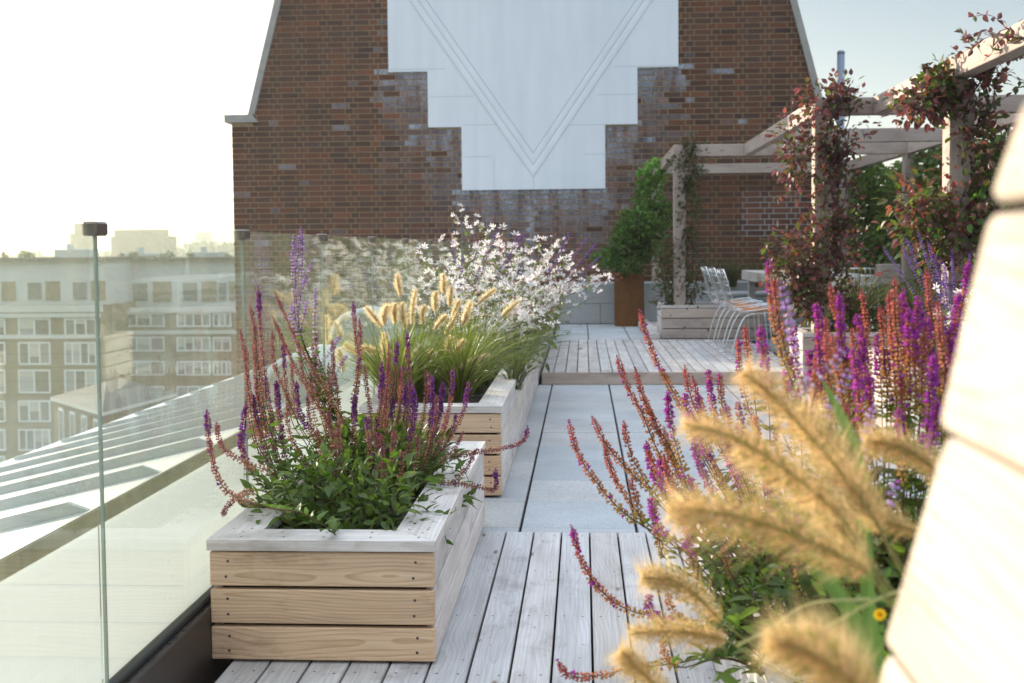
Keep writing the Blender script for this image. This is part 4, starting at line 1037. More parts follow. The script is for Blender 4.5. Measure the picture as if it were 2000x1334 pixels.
# ---- gaura: airy stems with white four-petalled flowers and pink buds
def gaura_tpl():
    V = []; F = []
    for a in (-1.35, -.55, .45, 1.2):
        b = len(V); d = np.array([math.sin(a), 0, math.cos(a)]); s = np.array([math.cos(a), 0, -math.sin(a)])
        for (l, w, y) in ((.08, 0, 0), (.62, -.17, .08), (.62, .17, .08), (1.05, -.06, .02), (1.05, .06, .02)):
            v = d*l+s*w; V.append((v[0], y+.15*l, v[2]))
        F += [(b, b+2, b+1), (b+1, b+2, b+4), (b+1, b+4, b+3)]
    return np.array(V, float), np.array(F)
GAU = gaura_tpl()
def gaura(label, root, n, nf, H, spread, lean, seed_leaves=120, size=.021):
    t = thing('white_gaura', label, 'flower', root, 'white gauras'); sm = MB(); fm = MB()
    P0 = np.array(root); az = rng.rand(n)*6.28; sp = spread*np.sqrt(rng.rand(n)); LL = H*(.55+.5*rng.rand(n))
    fp = []; fd = []
    for i in range(n):
        e = np.array([math.cos(az[i])*sp[i]+lean[0]*LL[i], math.sin(az[i])*sp[i]+lean[1]*LL[i], LL[i]*(1-.22*(sp[i]/max(spread, .01)))])
        path = catmull([P0+rng.randn(3)*[.03, .03, 0], P0+e*[.28, .28, .5]+rng.randn(3)*.015, P0+e*[.7, .7, .86]+rng.randn(3)*.02, P0+e], 5)
        tube(sm, path, np.linspace(.0014, .0006, len(path)), 3, (.16, .13, .055), 0, False)
        m = len(path); d = unit(path[-1]-path[-4])
        for q in rng.rand(int(nf*(.5+rng.rand())))**.85:
            j = int(m*.30+q*(m*.69)); j = min(j, m-1); fp.append(path[j]+rng.randn(3)*.014); fd.append(unit(np.array([rng.randn()*.6+.2, rng.randn()*.5-.5, .25+rng.rand()*.3])))
        # buds
        k = 7; bp = path[-1]+d*(np.arange(k)[:, None]*.008)+rng.randn(k, 3)*.004
        scatter(sm, OCT[0], OCT[1], bp, orient(d+rng.randn(k, 3)*.6), .009*(.6+.6*rng.rand(k)), jit((.50, .17, .18), k, .3))
        lp = path[rng.randint(0, int(m*.85), 16)]+rng.randn(16, 3)*.008
        scatter(sm, LEAF[0], LEAF[1], lp, orient(rng.randn(16, 3)+[0, 0, .5]), .022+.030*rng.rand(16), jit((.13, .145, .055), 16, .35))
    fp = np.array(fp); fd = np.array(fd); k = len(fp)
    scatter(fm, GAU[0], GAU[1], fp, orient(-fd*[1, 1, 0]+[0, 0, .3]+rng.randn(k, 3)*.5), size*(.8+.5*rng.rand(k)), jit((.78, .75, .76), k, .10))
    pk = rng.rand(k) < .35
    scatter(fm, OCT[0], OCT[1], fp[pk], orient(rng.randn(pk.sum(), 3)), .011+.008*rng.rand(pk.sum()), jit((.62, .30, .33), pk.sum(), .3))
    nl = seed_leaves; u = rng.randn(nl, 3)*[.14, .16, .09]
    scatter(sm, LEAF[0], LEAF[1], P0+u+[0, 0, .12], orient(rng.randn(nl, 3)+[0, 0, .5]), .04+.04*rng.rand(nl), jit((.085, .115, .035), nl, .35))
    sm.build('stems', M['leaf'], t); fm.build('blossoms', M['petal'], t)
    return t
gl = ['white gaura in the long planter, nearest clump, just right of the grass plumes', 'white gaura beside the glass, its flowers seen partly through the clips', 'big white gaura clump at the middle of the long planter, tallest of the white flowers',
      'white gaura leaning right over the long planter edge above the path', 'white gaura farther along the long planter towards the wall', 'white gaura at the far end, low flowers drifting over the step', 'white gaura against the glass near the wall, half hidden by nearer flowers']
for lab, r, n, nf, H, sp, ln in zip(gl, [(-.66, 7.0, .36), (-.92, 7.3, .36), (-.66, 7.9, .36), (-.50, 8.3, .36), (-.62, 9.2, .36), (-.46, 10.4, .36), (-.88, 9.0, .36)],
        [28, 22, 34, 36, 32, 30, 26], [8, 6, 7.5, 8, 7.5, 7.5, 6], [.72, .84, 1.04, .88, 1.06, .80, 1.0], [.34, .25, .45, .55, .48, .5, .35], [(.16, 0), (-.02, 0), (.05, 0), (.30, -.05), (.16, -.05), (.36, -.05), (.02, 0)]):
    gaura(lab, r, n, nf, H, sp, ln, size=.026)
gaura('low white gaura at the path side of the long planter, flowers hanging over its rim', (-.50, 7.4, .36), 34, 7, .50, .30, (.25, -.08), size=.026)
gaura('low white gaura at the path side near the step, flowers brushing the raised platform', (-.48, 9.7, .36), 32, 7, .56, .34, (.28, -.08), size=.026)
gaura('tall loose white gaura at the glass side, its stray flowers highest before the brick', (-.86, 8.3, .36), 20, 6, 1.16, .30, (.04, 0), size=.026)
for lab, r, sd in (('lilac sage among the white gauras on the left, spikes above the flowers', (-.80, 7.6, .36), 1), ('lilac sage among the white gauras on the right, dim purple spikes', (-.40, 8.8, .36), 2), ('lilac sage deep in the middle of the white gauras', (-.64, 8.4, .36), 3)):
    t = thing('lilac_sage', lab, 'flower', r, 'lilac sages')
    for i in range(9):
        e = np.array([rng.randn()*.20+(.25 if sd == 2 else .02), rng.randn()*.15, .55+.42*rng.rand()]); P0 = np.array(r)
        mb = MB(); spike(mb, catmull([P0, P0+e*[.4, .4, .55], P0+e], 8), .62, ((.26, .21, .34), (.24, .18, .36), (.20, .14, .35), (.19, .11, .36)), .3, 1.1, .5); mb.build('flower_spike', M['flower'], t)
# low grassy fill of the long planter
t = thing('planter_grass', 'dark low grass filling the long planter under the white flowers', 'grass', (-.6, 8, .36))
mb = MB()
for y in np.linspace(6.3, 13.5, 17):
    for x in (-.84, -.6, -.42): blades(mb, (x+.04*rng.randn(), y+.1*rng.randn(), .36), 70, .36, .9, (.085, .10, .035), .003, (.18, -.03))
mb.build('blades', M['blade'], t)

# ---- foreground: blurred grass plumes, strap leaves
FG = [([(1452, 728), (1510, 775), (1580, 850), (1660, 945), (1705, 1010)], 1.20, .034), ([(1335, 828), (1420, 850), (1510, 900), (1600, 970), (1650, 1020)], 1.15, .036), ([(1308, 1000), (1390, 1000), (1500, 1025), (1610, 1070), (1700, 1120)], 1.05, .036),
      ([(1255, 1128), (1300, 1130), (1350, 1155), (1410, 1215)], 1.5, .029), ([(1232, 1236), (1300, 1232), (1370, 1240), (1420, 1250)], 1.5, .025), ([(1212, 1275), (1240, 1300), (1290, 1350), (1330, 1400)], 1.35, .030),
      ([(1500, 1250), (1570, 1270), (1650, 1320), (1730, 1390)], .85, .036), ([(1690, 862), (1740, 868), (1790, 890), (1840, 930)], 1.35, .028), ([(1560, 800), (1620, 870), (1680, 960), (1720, 1040)], 1.3, .030),
      ([(1620, 1000), (1700, 1010), (1800, 1040)], 1.4, .026), ([(1440, 880), (1530, 930), (1620, 1010), (1690, 1090)], 1.25, .030), ([(1560, 1240), (1640, 1290), (1700, 1370)], .95, .030)]
t = thing('fountain_grass', 'blurred golden fountain grass in the right foreground, big plumes arching left', 'grass', (.42, 1.25, .29), 'fountain grasses in front')
bm_ = MB(); blades(bm_, (.46, 1.30, .29), 60, .55, .8, (.17, .21, .07), .0025)
for px, Y, r in FG:
    pts = [at(a, b, Y) for a, b in px][::-1]; q = MB(); plume(q, pts, r*(.78+.3*rng.rand()), int(1500+700*rng.rand()), (.42, .40, .11), (.66, .51, .30), 1.3, .00032, int(850+500*rng.rand()), .62, .17, (.56, .40, .20)); q.build('plume', [M['blade'], M['plume']], t)
    b = pts[0]; rt = np.array([.46+.03*rng.randn(), 1.3+.05*rng.randn(), .29]); tube(bm_, catmull([rt, rt*.5+b*.5+[.05, 0, .05], b], 8), .0014, 4, (.30, .26, .10), 0, False)
for px, Y in (([(1990, 1085), (1740, 1160), (1600, 1230), (1480, 1260)], 1.1), ([(1700, 1170), (1580, 1180), (1500, 1230), (1440, 1260)], 1.2)):
    tube(bm_, catmull([at(a, b, Y) for a, b in px], 8), .0016, 4, (.42, .40, .22), 0, False)
bm_.build('blades', M['blade'], t)
t = thing('strap_leaf_plant', 'plant with broad upright strap leaves beside the blurred plumes', 'plant', (.52, 1.45, .29)); mb = MB()
for px, Y, wd in (([(1604, 738), (1650, 830), (1680, 930), (1690, 1060), (1700, 1300)], 1.35, .009), ([(1570, 980), (1600, 1100), (1660, 1200), (1700, 1320)], 1.3, .0095), ([(1660, 960), (1690, 1080), (1700, 1200), (1720, 1320)], 1.4, .008), ([(1740, 1100), (1720, 1180), (1715, 1330)], 1.45, .007)):
    P = catmull([at(a, b, Y) for a, b in px], 8); n = len(P); tq = np.linspace(0, 1, n); wdh = wd*np.minimum(1, tq*3+.02)**.7
    s = np.array([1, .25, .1]); s /= np.linalg.norm(s); nrm = np.array([.2, -1, .1])
    V = np.concatenate([P-s*wdh[:, None], P+nrm*(.25*wdh[:, None]), P+s*wdh[:, None]])
    F = [(i, n+i, n+i+1, i+1) for i in range(n-1)]+[(n+i, 2*n+i, 2*n+i+1, n+i+1) for i in range(n-1)]
    mb.add(V, F, (.055, .10, .035))
mb.build('leaves', M['blade'], t)
t = thing('yellow_flower', 'single small yellow flower low beside the timber screen', 'flower', at(1718, 1200, 1.3)); c = at(1718, 1200, 1.3); mb = MB()
a = np.linspace(0, 6.28, 11)[:-1]; scatter(mb, LEAFB[0], LEAFB[1], np.tile(c, (10, 1)), orient(np.stack([np.cos(a), -.3+0*a, np.sin(a)], 1), np.tile([0, -1.0, 0], (10, 1))), np.full(10, .0075), jit((.80, .50, .02), 10, .1)); 
tube(mb, catmull([c, c*.5+np.array([.26, .7, .14]), (.56, 1.45, .29)], 5), .001, 4, (.15, .25, .05)); mb.build('bloom', M['petal'], t)

# ---- planting round the pergola
def vine(label, pathf, n, rad, L, pals, probs, seed_sprays=10, lsize=.05, tpl=LEAFB, group='climbers on the pergola posts', up=.2, spray=.3, lobes=()):
    p0 = pathf(0.0); t = thing('climbing_vine', label, 'climber', p0, group); mb = MB(); sm = MB()
    for k in range(3):
        tt = np.linspace(0, 1, 26); P = np.array([pathf(q) for q in tt]); ph = k*2.1
        ms_ = MB(); tube(ms_, P+np.stack([np.cos(tt*14+ph), np.sin(tt*14+ph), 0*tt], 1)*.085, .005, 4, (.10, .06, .04), 0, False); ms_.build('stem', M['leaf'], t)
    q = rng.rand(n); C = np.array([pathf(v) for v in q]); r = np.array([rad(v) for v in q])
    # leaves gather in clumps along the stems
    cl = np.sin(q*23+1)*.5+np.sin(q*51)*.3+1
    off = rng.randn(n, 3)*.5; off *= np.minimum(1, .85/(np.linalg.norm(off, axis=1)+1e-6))[:, None]; off = off*(r*cl)[:, None]
    P = C+off; bare = (np.abs(off[:, 0]) < .085) & (off[:, 1] < .1) & (np.sin(q*17+len(label)) > -.35) & (q < .93) & (rng.rand(n) < .9)
    gaps = (np.sin(q*29+len(label)*2)+.8*np.sin(q*61+off[:, 0]*12) < -.9) & (rng.rand(n) < .6)
    kp = ~(bare | gaps); P, off, q = P[kp], off[kp], q[kp]; n = len(P); D = unit(off)+rng.randn(n, 3)*.5+[0, 0, up]
    ci = rng.choice(len(pals), n, p=probs)
    scatter(mb, tpl[0], tpl[1], P, orient(D), lsize*(.55+.8*rng.rand(n)), np.array(pals)[ci]*(1+.45*(rng.rand(n, 1)-.5)))
    for (c, rr, k, ds) in lobes:
        u = unit(rng.randn(k, 3)); P = np.array(c)+u*(rng.rand(k, 1)**.5)*np.array(rr)*(1+.25*np.sin(u[:, :1]*9)*np.cos(u[:, 2:]*7)); ci = rng.choice(len(pals), k, p=probs)
        kp = ~((np.abs(P[:, 0]-p0[0]+.06) < .075) & (P[:, 1] < p0[1]+.1) & (rng.rand(k) < .80)) & (rng.rand(k) < .66); P, u, ci = P[kp], u[kp], ci[kp]; k = len(P)
        scatter(mb, tpl[0], tpl[1], P, orient(u+rng.randn(k, 3)*.6+[0, 0, -.2]), lsize*(.6+.8*rng.rand(k)), np.array(pals)[ci]*np.array(ds)*(1.25+.5*(rng.rand(k, 1)-.5)))
    for _ in range(seed_sprays):
        v = rng.rand()**.7; b = np.array(pathf(v)); a = rng.rand()*6.28; ln = spray*(.4+.8*rng.rand()); e = b+np.array([math.cos(a)*ln, math.sin(a)*ln*.6, (rng.rand()-.35)*ln*1.2])
        P = catmull([b, (b+e)/2+[0, 0, .06], e], 6); tube(sm, P, .0018, 3, (.14, .06, .05), 0, False)
        k = int(ln/.022)+3; s = rng.rand(k)*(len(P)-1); C = np.stack([np.interp(s, np.arange(len(P)), P[:, j]) for j in range(3)], 1)
        scatter(mb, tpl[0], tpl[1], C, orient(rng.randn(k, 3)+[0, 0, .2]), lsize*(.5+.6*rng.rand(k)), np.array(pals)[rng.choice(len(pals), k, p=probs)]*(1+.4*(rng.rand(k, 1)-.5)))
    sm.build('shoots', M['leaf'], t); mb.build('leaves', M['leaf'], t); return t
PUR = [(.085, .030, .040), (.13, .038, .045), (.075, .065, .025), (.065, .085, .022), (.20, .05, .06)]
line = lambda a, b: (lambda q: (a[0]+(b[0]-a[0])*q, a[1]+(b[1]-a[1])*q, a[2]+(b[2]-a[2])*q))
pa, pb, pc = np.array([xA+.16, yA+.02, .5]), np.array([xB+.12, yB+.0, .45]), np.array([xC+.12, yC+.0, .45])
vine('green and bronze climber up the far left pergola post in the small planter', line(pa, pa+[.02, -.02, 1.85]), 1600, lambda v: .30-.18*min(1, v*2.2)+.06*(v > .8), 1, [(.06, .075, .022), (.09, .05, .03), (.045, .065, .02), (.12, .045, .035)], [.4, .25, .2, .15], 16, .05, lobes=[(at(1322, 565, 13.4), (.26, .2, .30), 1100, (1, 1.1, 1)), (at(1340, 325, 13.2), (.14, .12, .20), 420, 1), (at(1300, 500, 13.3), (.15, .15, .3), 380, 1), (at(1345, 400, 13.2), (.16, .12, .22), 300, (.9, 1.1, .9))])
vine('purple leaved climber wrapped up the middle pergola post to the beam', line(pb, pb+[.06, -.05, 1.95]), 2600, lambda v: .32-.18*min(1, v*1.8)+.10*(v > .8), 1, PUR, [.30, .25, .2, .13, .12], 26, .052, lobes=[(at(1602, 205, 9.2), (.17, .15, .20), 520, (1.1, .9, 1)), (at(1545, 300, 9.2), (.15, .14, .36), 480, 1), (at(1612, 300, 9.2), (.12, .12, .30), 420, 1), (at(1560, 520, 9.1), (.28, .2, .34), 1500, (.8, .9, .8)), (at(1595, 585, 9.1), (.20, .2, .20), 700, (.7, 1.0, .7)), (at(1620, 440, 9.2), (.12, .15, .3), 420, (.9, 1.1, .9))])
vine('big dark red climber on the nearest pergola post, sprays hanging from the beam', line(pc, pc+[.05, -.05, 1.85]), 1700, lambda v: .38-.22*abs(v-.35)*1.2-.1*(v > .6), 1, PUR, [.22, .22, .24, .22, .10], 32, .056, spray=.42, lobes=[(at(1845, 165, 7.3), (.15, .15, .16), 650, (.7, 1.2, .7)), (at(1800, 200, 7.3), (.20, .15, .14), 420, 1), (at(1790, 405, 7.2), (.20, .2, .20), 420, (1.1, 1.2, 1)), (at(1850, 450, 7.2), (.26, .2, .22), 800, (.9, 1.25, .9)), (at(1915, 330, 7.3), (.13, .2, .36), 560, (.8, 1.3, .8)), (at(1900, 470, 7.2), (.2, .2, .2), 600, (.9, 1.3, .9))])
def along(q): return (xC+.10+.35*math.sin(q*9)*.3, yC-.2-1.5*q, BZ-.06+.05*math.sin(q*17))
vine('thin leafy runners of purple climber trailing along the nearest pergola beam', along, 70, lambda v: .18, 1, PUR, [.3, .3, .2, .1, .1], 9, .058, group=None, spray=.4)

def bush(label, name, lobes, n, lsize, col, cat='shrub', trunk=None, group=None, tpl=LEAFS, var=.4):
    c0 = trunk[0] if trunk else lobes[0][:3]; t = thing(name, label, cat, c0, group); mb = MB(); sm = MB()
    wts = np.array([l[3]*l[4]*l[5] for l in lobes])**.67; wts /= wts.sum()
    for l, wq in zip(lobes, wts):
        k = int(n*wq); u = unit(rng.randn(k, 3)); r = (.35+.65*rng.rand(k, 1)**.6)*(1+.22*np.sin(u[:, :1]*7+l[0]*9)*np.cos(u[:, 2:]*6+l[1]*5))
        P = np.array(l[:3])+u*r*np.array(l[3:6])
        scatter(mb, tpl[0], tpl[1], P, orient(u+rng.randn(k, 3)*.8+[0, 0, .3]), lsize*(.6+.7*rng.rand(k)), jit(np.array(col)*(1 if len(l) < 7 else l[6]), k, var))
        if trunk: 
            tube(sm, catmull([trunk[0], (np.array(trunk[0])*.4+np.array(l[:3])*.6), np.array(l[:3])+rng.randn(3)*.05], 5), np.linspace(.016, .005, 11), 5, (.09, .07, .05), 0, False)
    if sm.n: sm.build('stems', M['leaf'], t)
    mb.build('leaves', M['leaf'], t); return t
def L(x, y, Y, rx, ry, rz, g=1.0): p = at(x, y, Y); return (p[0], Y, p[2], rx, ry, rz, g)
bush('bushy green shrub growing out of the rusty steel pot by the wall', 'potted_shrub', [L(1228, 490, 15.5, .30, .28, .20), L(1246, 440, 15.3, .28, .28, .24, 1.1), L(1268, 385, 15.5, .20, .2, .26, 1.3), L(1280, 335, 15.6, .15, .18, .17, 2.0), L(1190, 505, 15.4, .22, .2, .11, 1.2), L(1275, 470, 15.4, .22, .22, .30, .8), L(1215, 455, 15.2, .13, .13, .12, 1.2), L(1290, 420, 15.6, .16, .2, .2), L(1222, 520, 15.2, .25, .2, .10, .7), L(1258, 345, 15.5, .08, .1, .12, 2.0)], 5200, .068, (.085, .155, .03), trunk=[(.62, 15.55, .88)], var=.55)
# ivy screen along the right side
t = thing('ivy_screen', 'tall dense ivy covered screen along the right side behind the pergola', 'hedge', (3.95, 12, .1)); mb = MB()
n = 22000; y = 6.5+10.2*rng.rand(n)**.9; z = .1+2.12*rng.rand(n)
top = 2.12+.13*np.sin(y*2.1)+.10*np.sin(y*5.3+1)+.06*np.sin(y*11); z = np.minimum(z, top-.02+.10*rng.randn(n)*(z > top-.3)); x = 3.86+.10*np.sin(y*3+z*4)*np.sin(z*3+y)+.07*rng.randn(n)
D = np.stack([-.8+.3*rng.randn(n), .5*rng.randn(n), -.3+.5*rng.randn(n)], 1)
cm = np.array([(.095, .15, .03), (.07, .115, .025), (.14, .18, .04), (.15, .10, .035)])[rng.choice(4, n, p=[.42, .33, .17, .08])]
scatter(mb, LEAFB[0]*[1.5, 1, 1], LEAFB[1], np.stack([x, y, z], 1), orient(D), .075*(.6+.7*rng.rand(n)), cm*(1+.4*(rng.rand(n, 1)-.5)))
mb.build('leaves', M['leaf'], t)
mb = MB()
for yy in np.linspace(6.5, 16.5, 11): board(mb, (4.0, yy-.02, .1), (4.05, yy+.02, 2.0), .003)
box(mb, (4.06, 6.4, .1), (4.09, 16.6, 1.95)); mb.build('trellis', M['dark'], t)
# grass and white flowers round the nearer planters
def wall_grass(lab, x, y, z, n, Lb, sp, col, name='ornamental_grass'):
    t = thing(name, lab, 'grass', (x[0], y, z)); mb = MB()
    for q in np.linspace(x[0], x[1], max(2, int((x[1]-x[0])/.25))): blades(mb, (q, y+.08*rng.randn(), z), n, Lb, sp, col, .004)
    mb.build('blades', M['blade'], t)
wall_grass('dark soft grass growing along the brick wall behind the table', (1.75, 3.5), 15.75, .6, 130, .55, .7, (.085, .095, .04))
wall_grass('arching brownish grass in the planter of the middle pergola post', (2.2, 2.65), 9.35, .42, 260, .75, .9, (.12, .12, .05))
gaura('white gaura in the planter of the nearest pergola post', (2.15, 6.3, .41), 22, 7, .62, .30, (-.05, 0), 90, .026)
t = thing('lilac_sage', 'violet blue sage behind the white gaura at the nearest pergola post', 'flower', (2.15, 6.75, .41), 'lilac sages')
for i in range(22):
    e = np.array([rng.randn()*.20-.08, rng.randn()*.15, .45+.38*rng.rand()]); P0 = np.array((2.15, 6.75, .41))
    mb = MB(); spike(mb, catmull([P0, P0+e*[.5, .5, .55], P0+e], 8), .35, ((.26, .22, .40), (.22, .17, .40), (.20, .14, .40), (.20, .12, .40)), .3, 1.0, .45); mb.build('flower_spike', M['flower'], t)
mb = MB(); mound(mb, 2.2, 6.6, .42, .35, .7, .35, 700, .06, (.07, .10, .035)); mb.build('foliage', M['leaf'], t)
mb = MB(); mound(mb, 2.15, 9.35, .42, .42, .25, .28, 500, .05, (.06, .08, .025)); tag(mb.build('low_shrub', M['leaf']), 'low dark leafy shrub in the planter of the middle pergola post', 'shrub')

# ------------------------------------------------------------------ the city beyond the glass
M['cbrick'] = plain('flat block brick', (.17, .135, .08), .9, 0, .2, .8, .18)
M['cwhite'] = plain('white window frames', (.72, .74, .75), .6)
M['cband'] = plain('pale concrete band', (.55, .55, .52), .8)
M['cglass'] = plain('window panes', (.10, .13, .14), .15, 0, .5, .25, .6)
M['cpane'] = colored('panes and blinds', .3, .5)
M['slate'] = plain('grey slates', (.05, .052, .05), .8, 0, .3, 2.5, .15)
M['pent'] = plain('pale attic cladding', (.50, .51, .51), .7)
def window(parent, x0, x1, z0, z1, y, nm, sp=None, kindn='window'):
    mb = MB(); t = .12
    box(mb, (x0, y-.10, z0), (x1, y+.02, z0+t)); box(mb, (x0, y-.10, z1-t), (x1, y+.02, z1))
    for k in range(nm+1):
        xm = x0+(x1-x0)*(k/nm if sp is None else sp[k])
        a = max(x0, xm-t/2) if 0 < k < nm else (x0 if k == 0 else x1-t)
        box(mb, (a, y-.10, z0+t+.002), (a+t, y+.02, z1-t-.002))
    f = mb.build(kindn, M['cwhite'], parent)
    mb = MB()
    for k in range(nm):
        g = .06+.30*rng.rand()**2.2; xa, xb = x0+(x1-x0)*k/nm+.03, x0+(x1-x0)*(k+1)/nm-.03
        box(mb, (xa, y-.03, z0+.02), (xb, y+.01, z1-.02), (g*.95, g, g*1.02))
        if rng.rand() < .5: box(mb, (xa, y-.045, z1-.02-(z1-z0)*(.2+.5*rng.rand())), (xb, y-.031, z1-.02), (.45, .44, .40))
    mb.build('pane', M['cpane'], f)
def block(label, Y, x0p, x1p, roof_p, pent_p, floors, cols, depth=14):
    a = at(x0p, 620, Y); b = at(x1p, 620, Y); zt = at((x0p+x1p)/2, pent_p, Y)[2]; zr = at((x0p+x1p)/2, roof_p, Y)[2]
    t = thing('apartment_block', label, 'building', ((a[0]+b[0])/2, Y, -22))
    mb = MB(); box(mb, (a[0], Y, -22), (b[0], Y+depth, zt)); mb.build('wall', M['cbrick'], t)
    mb = MB(); box(mb, (a[0]+.4, Y+1.6, zt+.001), (b[0]-.2, Y+depth-1, zr)); at_ = mb.build('attic_storey', M['pent'], t)
    for (p, q) in cols:
        xa, xb = at(p, 560, Y)[0], at(q, 560, Y)[0]; h = zr-zt
        mb = MB(); box(mb, (xa, Y+1.54, zt+h*.12), (xa+(xb-xa)*.42, Y+1.62, zt+h*.52)); mb.build('window', M['cglass'], at_)
        mb = MB(); box(mb, (xa+(xb-xa)*.55, Y+1.54, zt+h*.10), (xb, Y+1.62, zt+h*.55)); mb.build('door', M['cbrick'], at_)
    mb = MB(); box(mb, (a[0]+.2, Y+1.2, zr+.001), (b[0], Y+depth-.8, zr+.35)); mb.build('roof', M['slate'], t)
    mb = MB(); box(mb, (a[0]-.1, Y-.12, zt-.5), (b[0]+.1, Y+.3, zt+.02)); mb.build('parapet', M['cband'], t)
    for (yt, yb) in floors:
        for j, (p, q) in enumerate(cols):
            A = at(p, yt, Y); B = at(q, yb, Y)
            window(t, A[0], B[0], B[2], A[2], Y, rng.choice([3, 3, 3, 4, 2]))
    return t, a, b
tb1, a1_, b1_ = block('brown brick apartment block on the left with wide white windows and pale attic', 92, -140, 196, 512, 598, [(622, 660), (668, 712), (722, 768), (782, 824), (838, 880), (890, 925)], [(-130, -60), (-50, 12), (36, 100), (126, 190)])
tb2, a2_, b2_ = block('brown brick apartment block at centre with rows of white windows behind the roof', 98, 200, 475, 511, 600, [(612, 638), (658, 686), (705, 733), (754, 782), (802, 830)], [(240, 322), (345, 412), (416, 452)])
mb = MB()
for (p, py0, py1) in ((203, 610, 735), (212, 610, 735), (221, 610, 735)):
    A = at(p, py0, 97.8); B = at(p, py1, 97.8); box(mb, (A[0]-.10, 97.7, B[2]), (A[0]+.10, 97.85, A[2]))
for py in (612, 655, 692, 733): A = at(203, py, 97.8); B = at(221, py, 97.8); box(mb, (A[0], 97.72, A[2]-.1), (B[0], 97.84, A[2]+.1))
mb.build('stair_glazing', M['cwhite'], tb2)
for py in (607, 648):
    mb = MB(); A = at(200, py, 98); box(mb, (a2_[0], 97.75, A[2]-.22), (b2_[0], 98.0, A[2]+.1)); mb.build('band', M['cband'], tb2)
    mb = MB(); A = at(20, py+8, 92); box(mb, (a1_[0], 91.75, A[2]-.22), (b1_[0], 92.0, A[2]+.1)); mb.build('band', M['cband'], tb1)
# lower house with a hipped roof
YH = 58.0; Nn = at(200, 806, YH); zq = Nn[2]; Lc = at(98, 776, zq, 'Z'); Rc = at(345, 768, zq, 'Z'); Bc = Lc+Rc-Nn
hs = thing('hipped_house', 'low brick house with a grey hipped roof in front of the apartment blocks', 'building', (Nn[0], YH, -22))
cen = (Lc+Rc)/2; mb = MB(); fp = [Nn, Rc, Bc, Lc]; q4 = [cen+(p-cen)*.94 for p in fp]
V = [(p[0], p[1], -22) for p in q4]+[(p[0], p[1], zq) for p in q4]
mb.add(V, [(0, 1, 5, 4), (1, 2, 6, 5), (2, 3, 7, 6), (3, 0, 4, 7), (4, 5, 6, 7)]); mb.build('wall', M['cbrick'], hs)
zr = at(215, 742, cen[1])[2]; dr = (Rc-Nn)*.10
mb = MB(); V = [(p[0], p[1], zq+.01) for p in fp]+[tuple((cen-dr)[:2])+(zr,), tuple((cen+dr)[:2])+(zr,)]
mb.add(V, [(0, 1, 5, 4), (1, 2, 5), (2, 3, 4, 5), (3, 0, 4), (3, 2, 1, 0)]); mb.build('roof', M['slate'], hs)
mb = MB(); V = [(p[0], p[1], zq-.18) for p in fp]+[(p[0], p[1], zq+.005) for p in fp]
mb.add(V, [(0, 1, 5, 4), (1, 2, 6, 5), (2, 3, 7, 6), (3, 0, 4, 7)]); mb.build('gutter', M['cband'], hs)
du = unit(q4[3]-q4[0]); nv = np.array([du[1], -du[0], 0]); nv = nv if nv[1] < 0 else -nv; wl = np.linalg.norm(q4[3]-q4[0])
for q in (.12, .36, .60, .84):
    c = q4[0]+du*wl*q
    for nm_, hw, hh, pr, mt_ in (('window', .42, 1.0, .05, M['cwhite']), ('pane', .30, .86, .07, M['cglass'])):
        mb = MB(); V = []
        for dd in (pr, -.02):
            for (sx, sz) in ((-1, -1), (1, -1), (1, 1), (-1, 1)): V.append(c+du*sx*hw+nv*dd+np.array([0, 0, -1.5+sz*hh-zq*0]))
        mb.add(np.array(V), [(0, 1, 2, 3), (0, 4, 5, 1), (1, 5, 6, 2), (2, 6, 7, 3), (3, 7, 4, 0)])
        if nm_ == 'window': fr_ = mb.build('window', mt_, hs)
        else: mb.build('pane', mt_, fr_)
# hazy towers and trees on the skyline
def tower(label, px0, px1, py0, Y, steps_=None, base=-22):
    a = at(px0, py0, Y); b = at(px1, py0, Y); t = thing('distant_tower', label, 'building', ((a[0]+b[0])/2, Y, base)); mb = MB()
    box(mb, (a[0], Y, base), (b[0], Y+.6*(b[0]-a[0]), a[2])); mb.build('wall', M['cbrick'], t)
    if steps_:
        for i, (q0, q1, y0) in enumerate(steps_):
            c = at(q0, y0, Y); d = at(q1, y0, Y); mb = MB(); box(mb, (c[0], Y+.5, a[2]+.001 if i == 0 else zl+.001), (d[0], Y+.4*(b[0]-a[0]), c[2])); zl = c[2]; mb.build('upper_storey', M['cbrick'], t)
tower('slim hazy tower on the skyline just left of the first clip', 136, 176, 456, 420, [(143, 170, 436)])
tower('broad hazy block with a sloping roofline on the skyline', 216, 322, 462, 430, [(222, 314, 449)])
tower('tiny far tower on the skyline near the brick gable', 382, 408, 455, 900)
mb = MB(); n = 9000
n = 15000; xs = -620+620*rng.rand(n); Yt = 560+120*rng.rand(n); pxs = 1138+xs/Yt*2250
top = -1.5+1.6*np.sin(xs*.045)+1.1*np.sin(xs*.13+1)+.8*np.sin(xs*.31)+6.5/(1+np.exp(-(pxs-345)/14))+2.0*np.exp(-((pxs-20)/40)**2)
zz = top-14*rng.rand(n)**1.6
scatter(mb, LEAFB[0]*[2.2, 1, 1], LEAFB[1], np.stack([xs, Yt, zz], 1), orient(rng.randn(n, 3)), 1.6+1.6*rng.rand(n), jit((.05, .075, .03), n, .4))
box(mb, (-700, 690, -22), (0, 700, -4), (.05, .07, .03))
kind(mb.build('far_trees', M['leaf']), 'stuff')
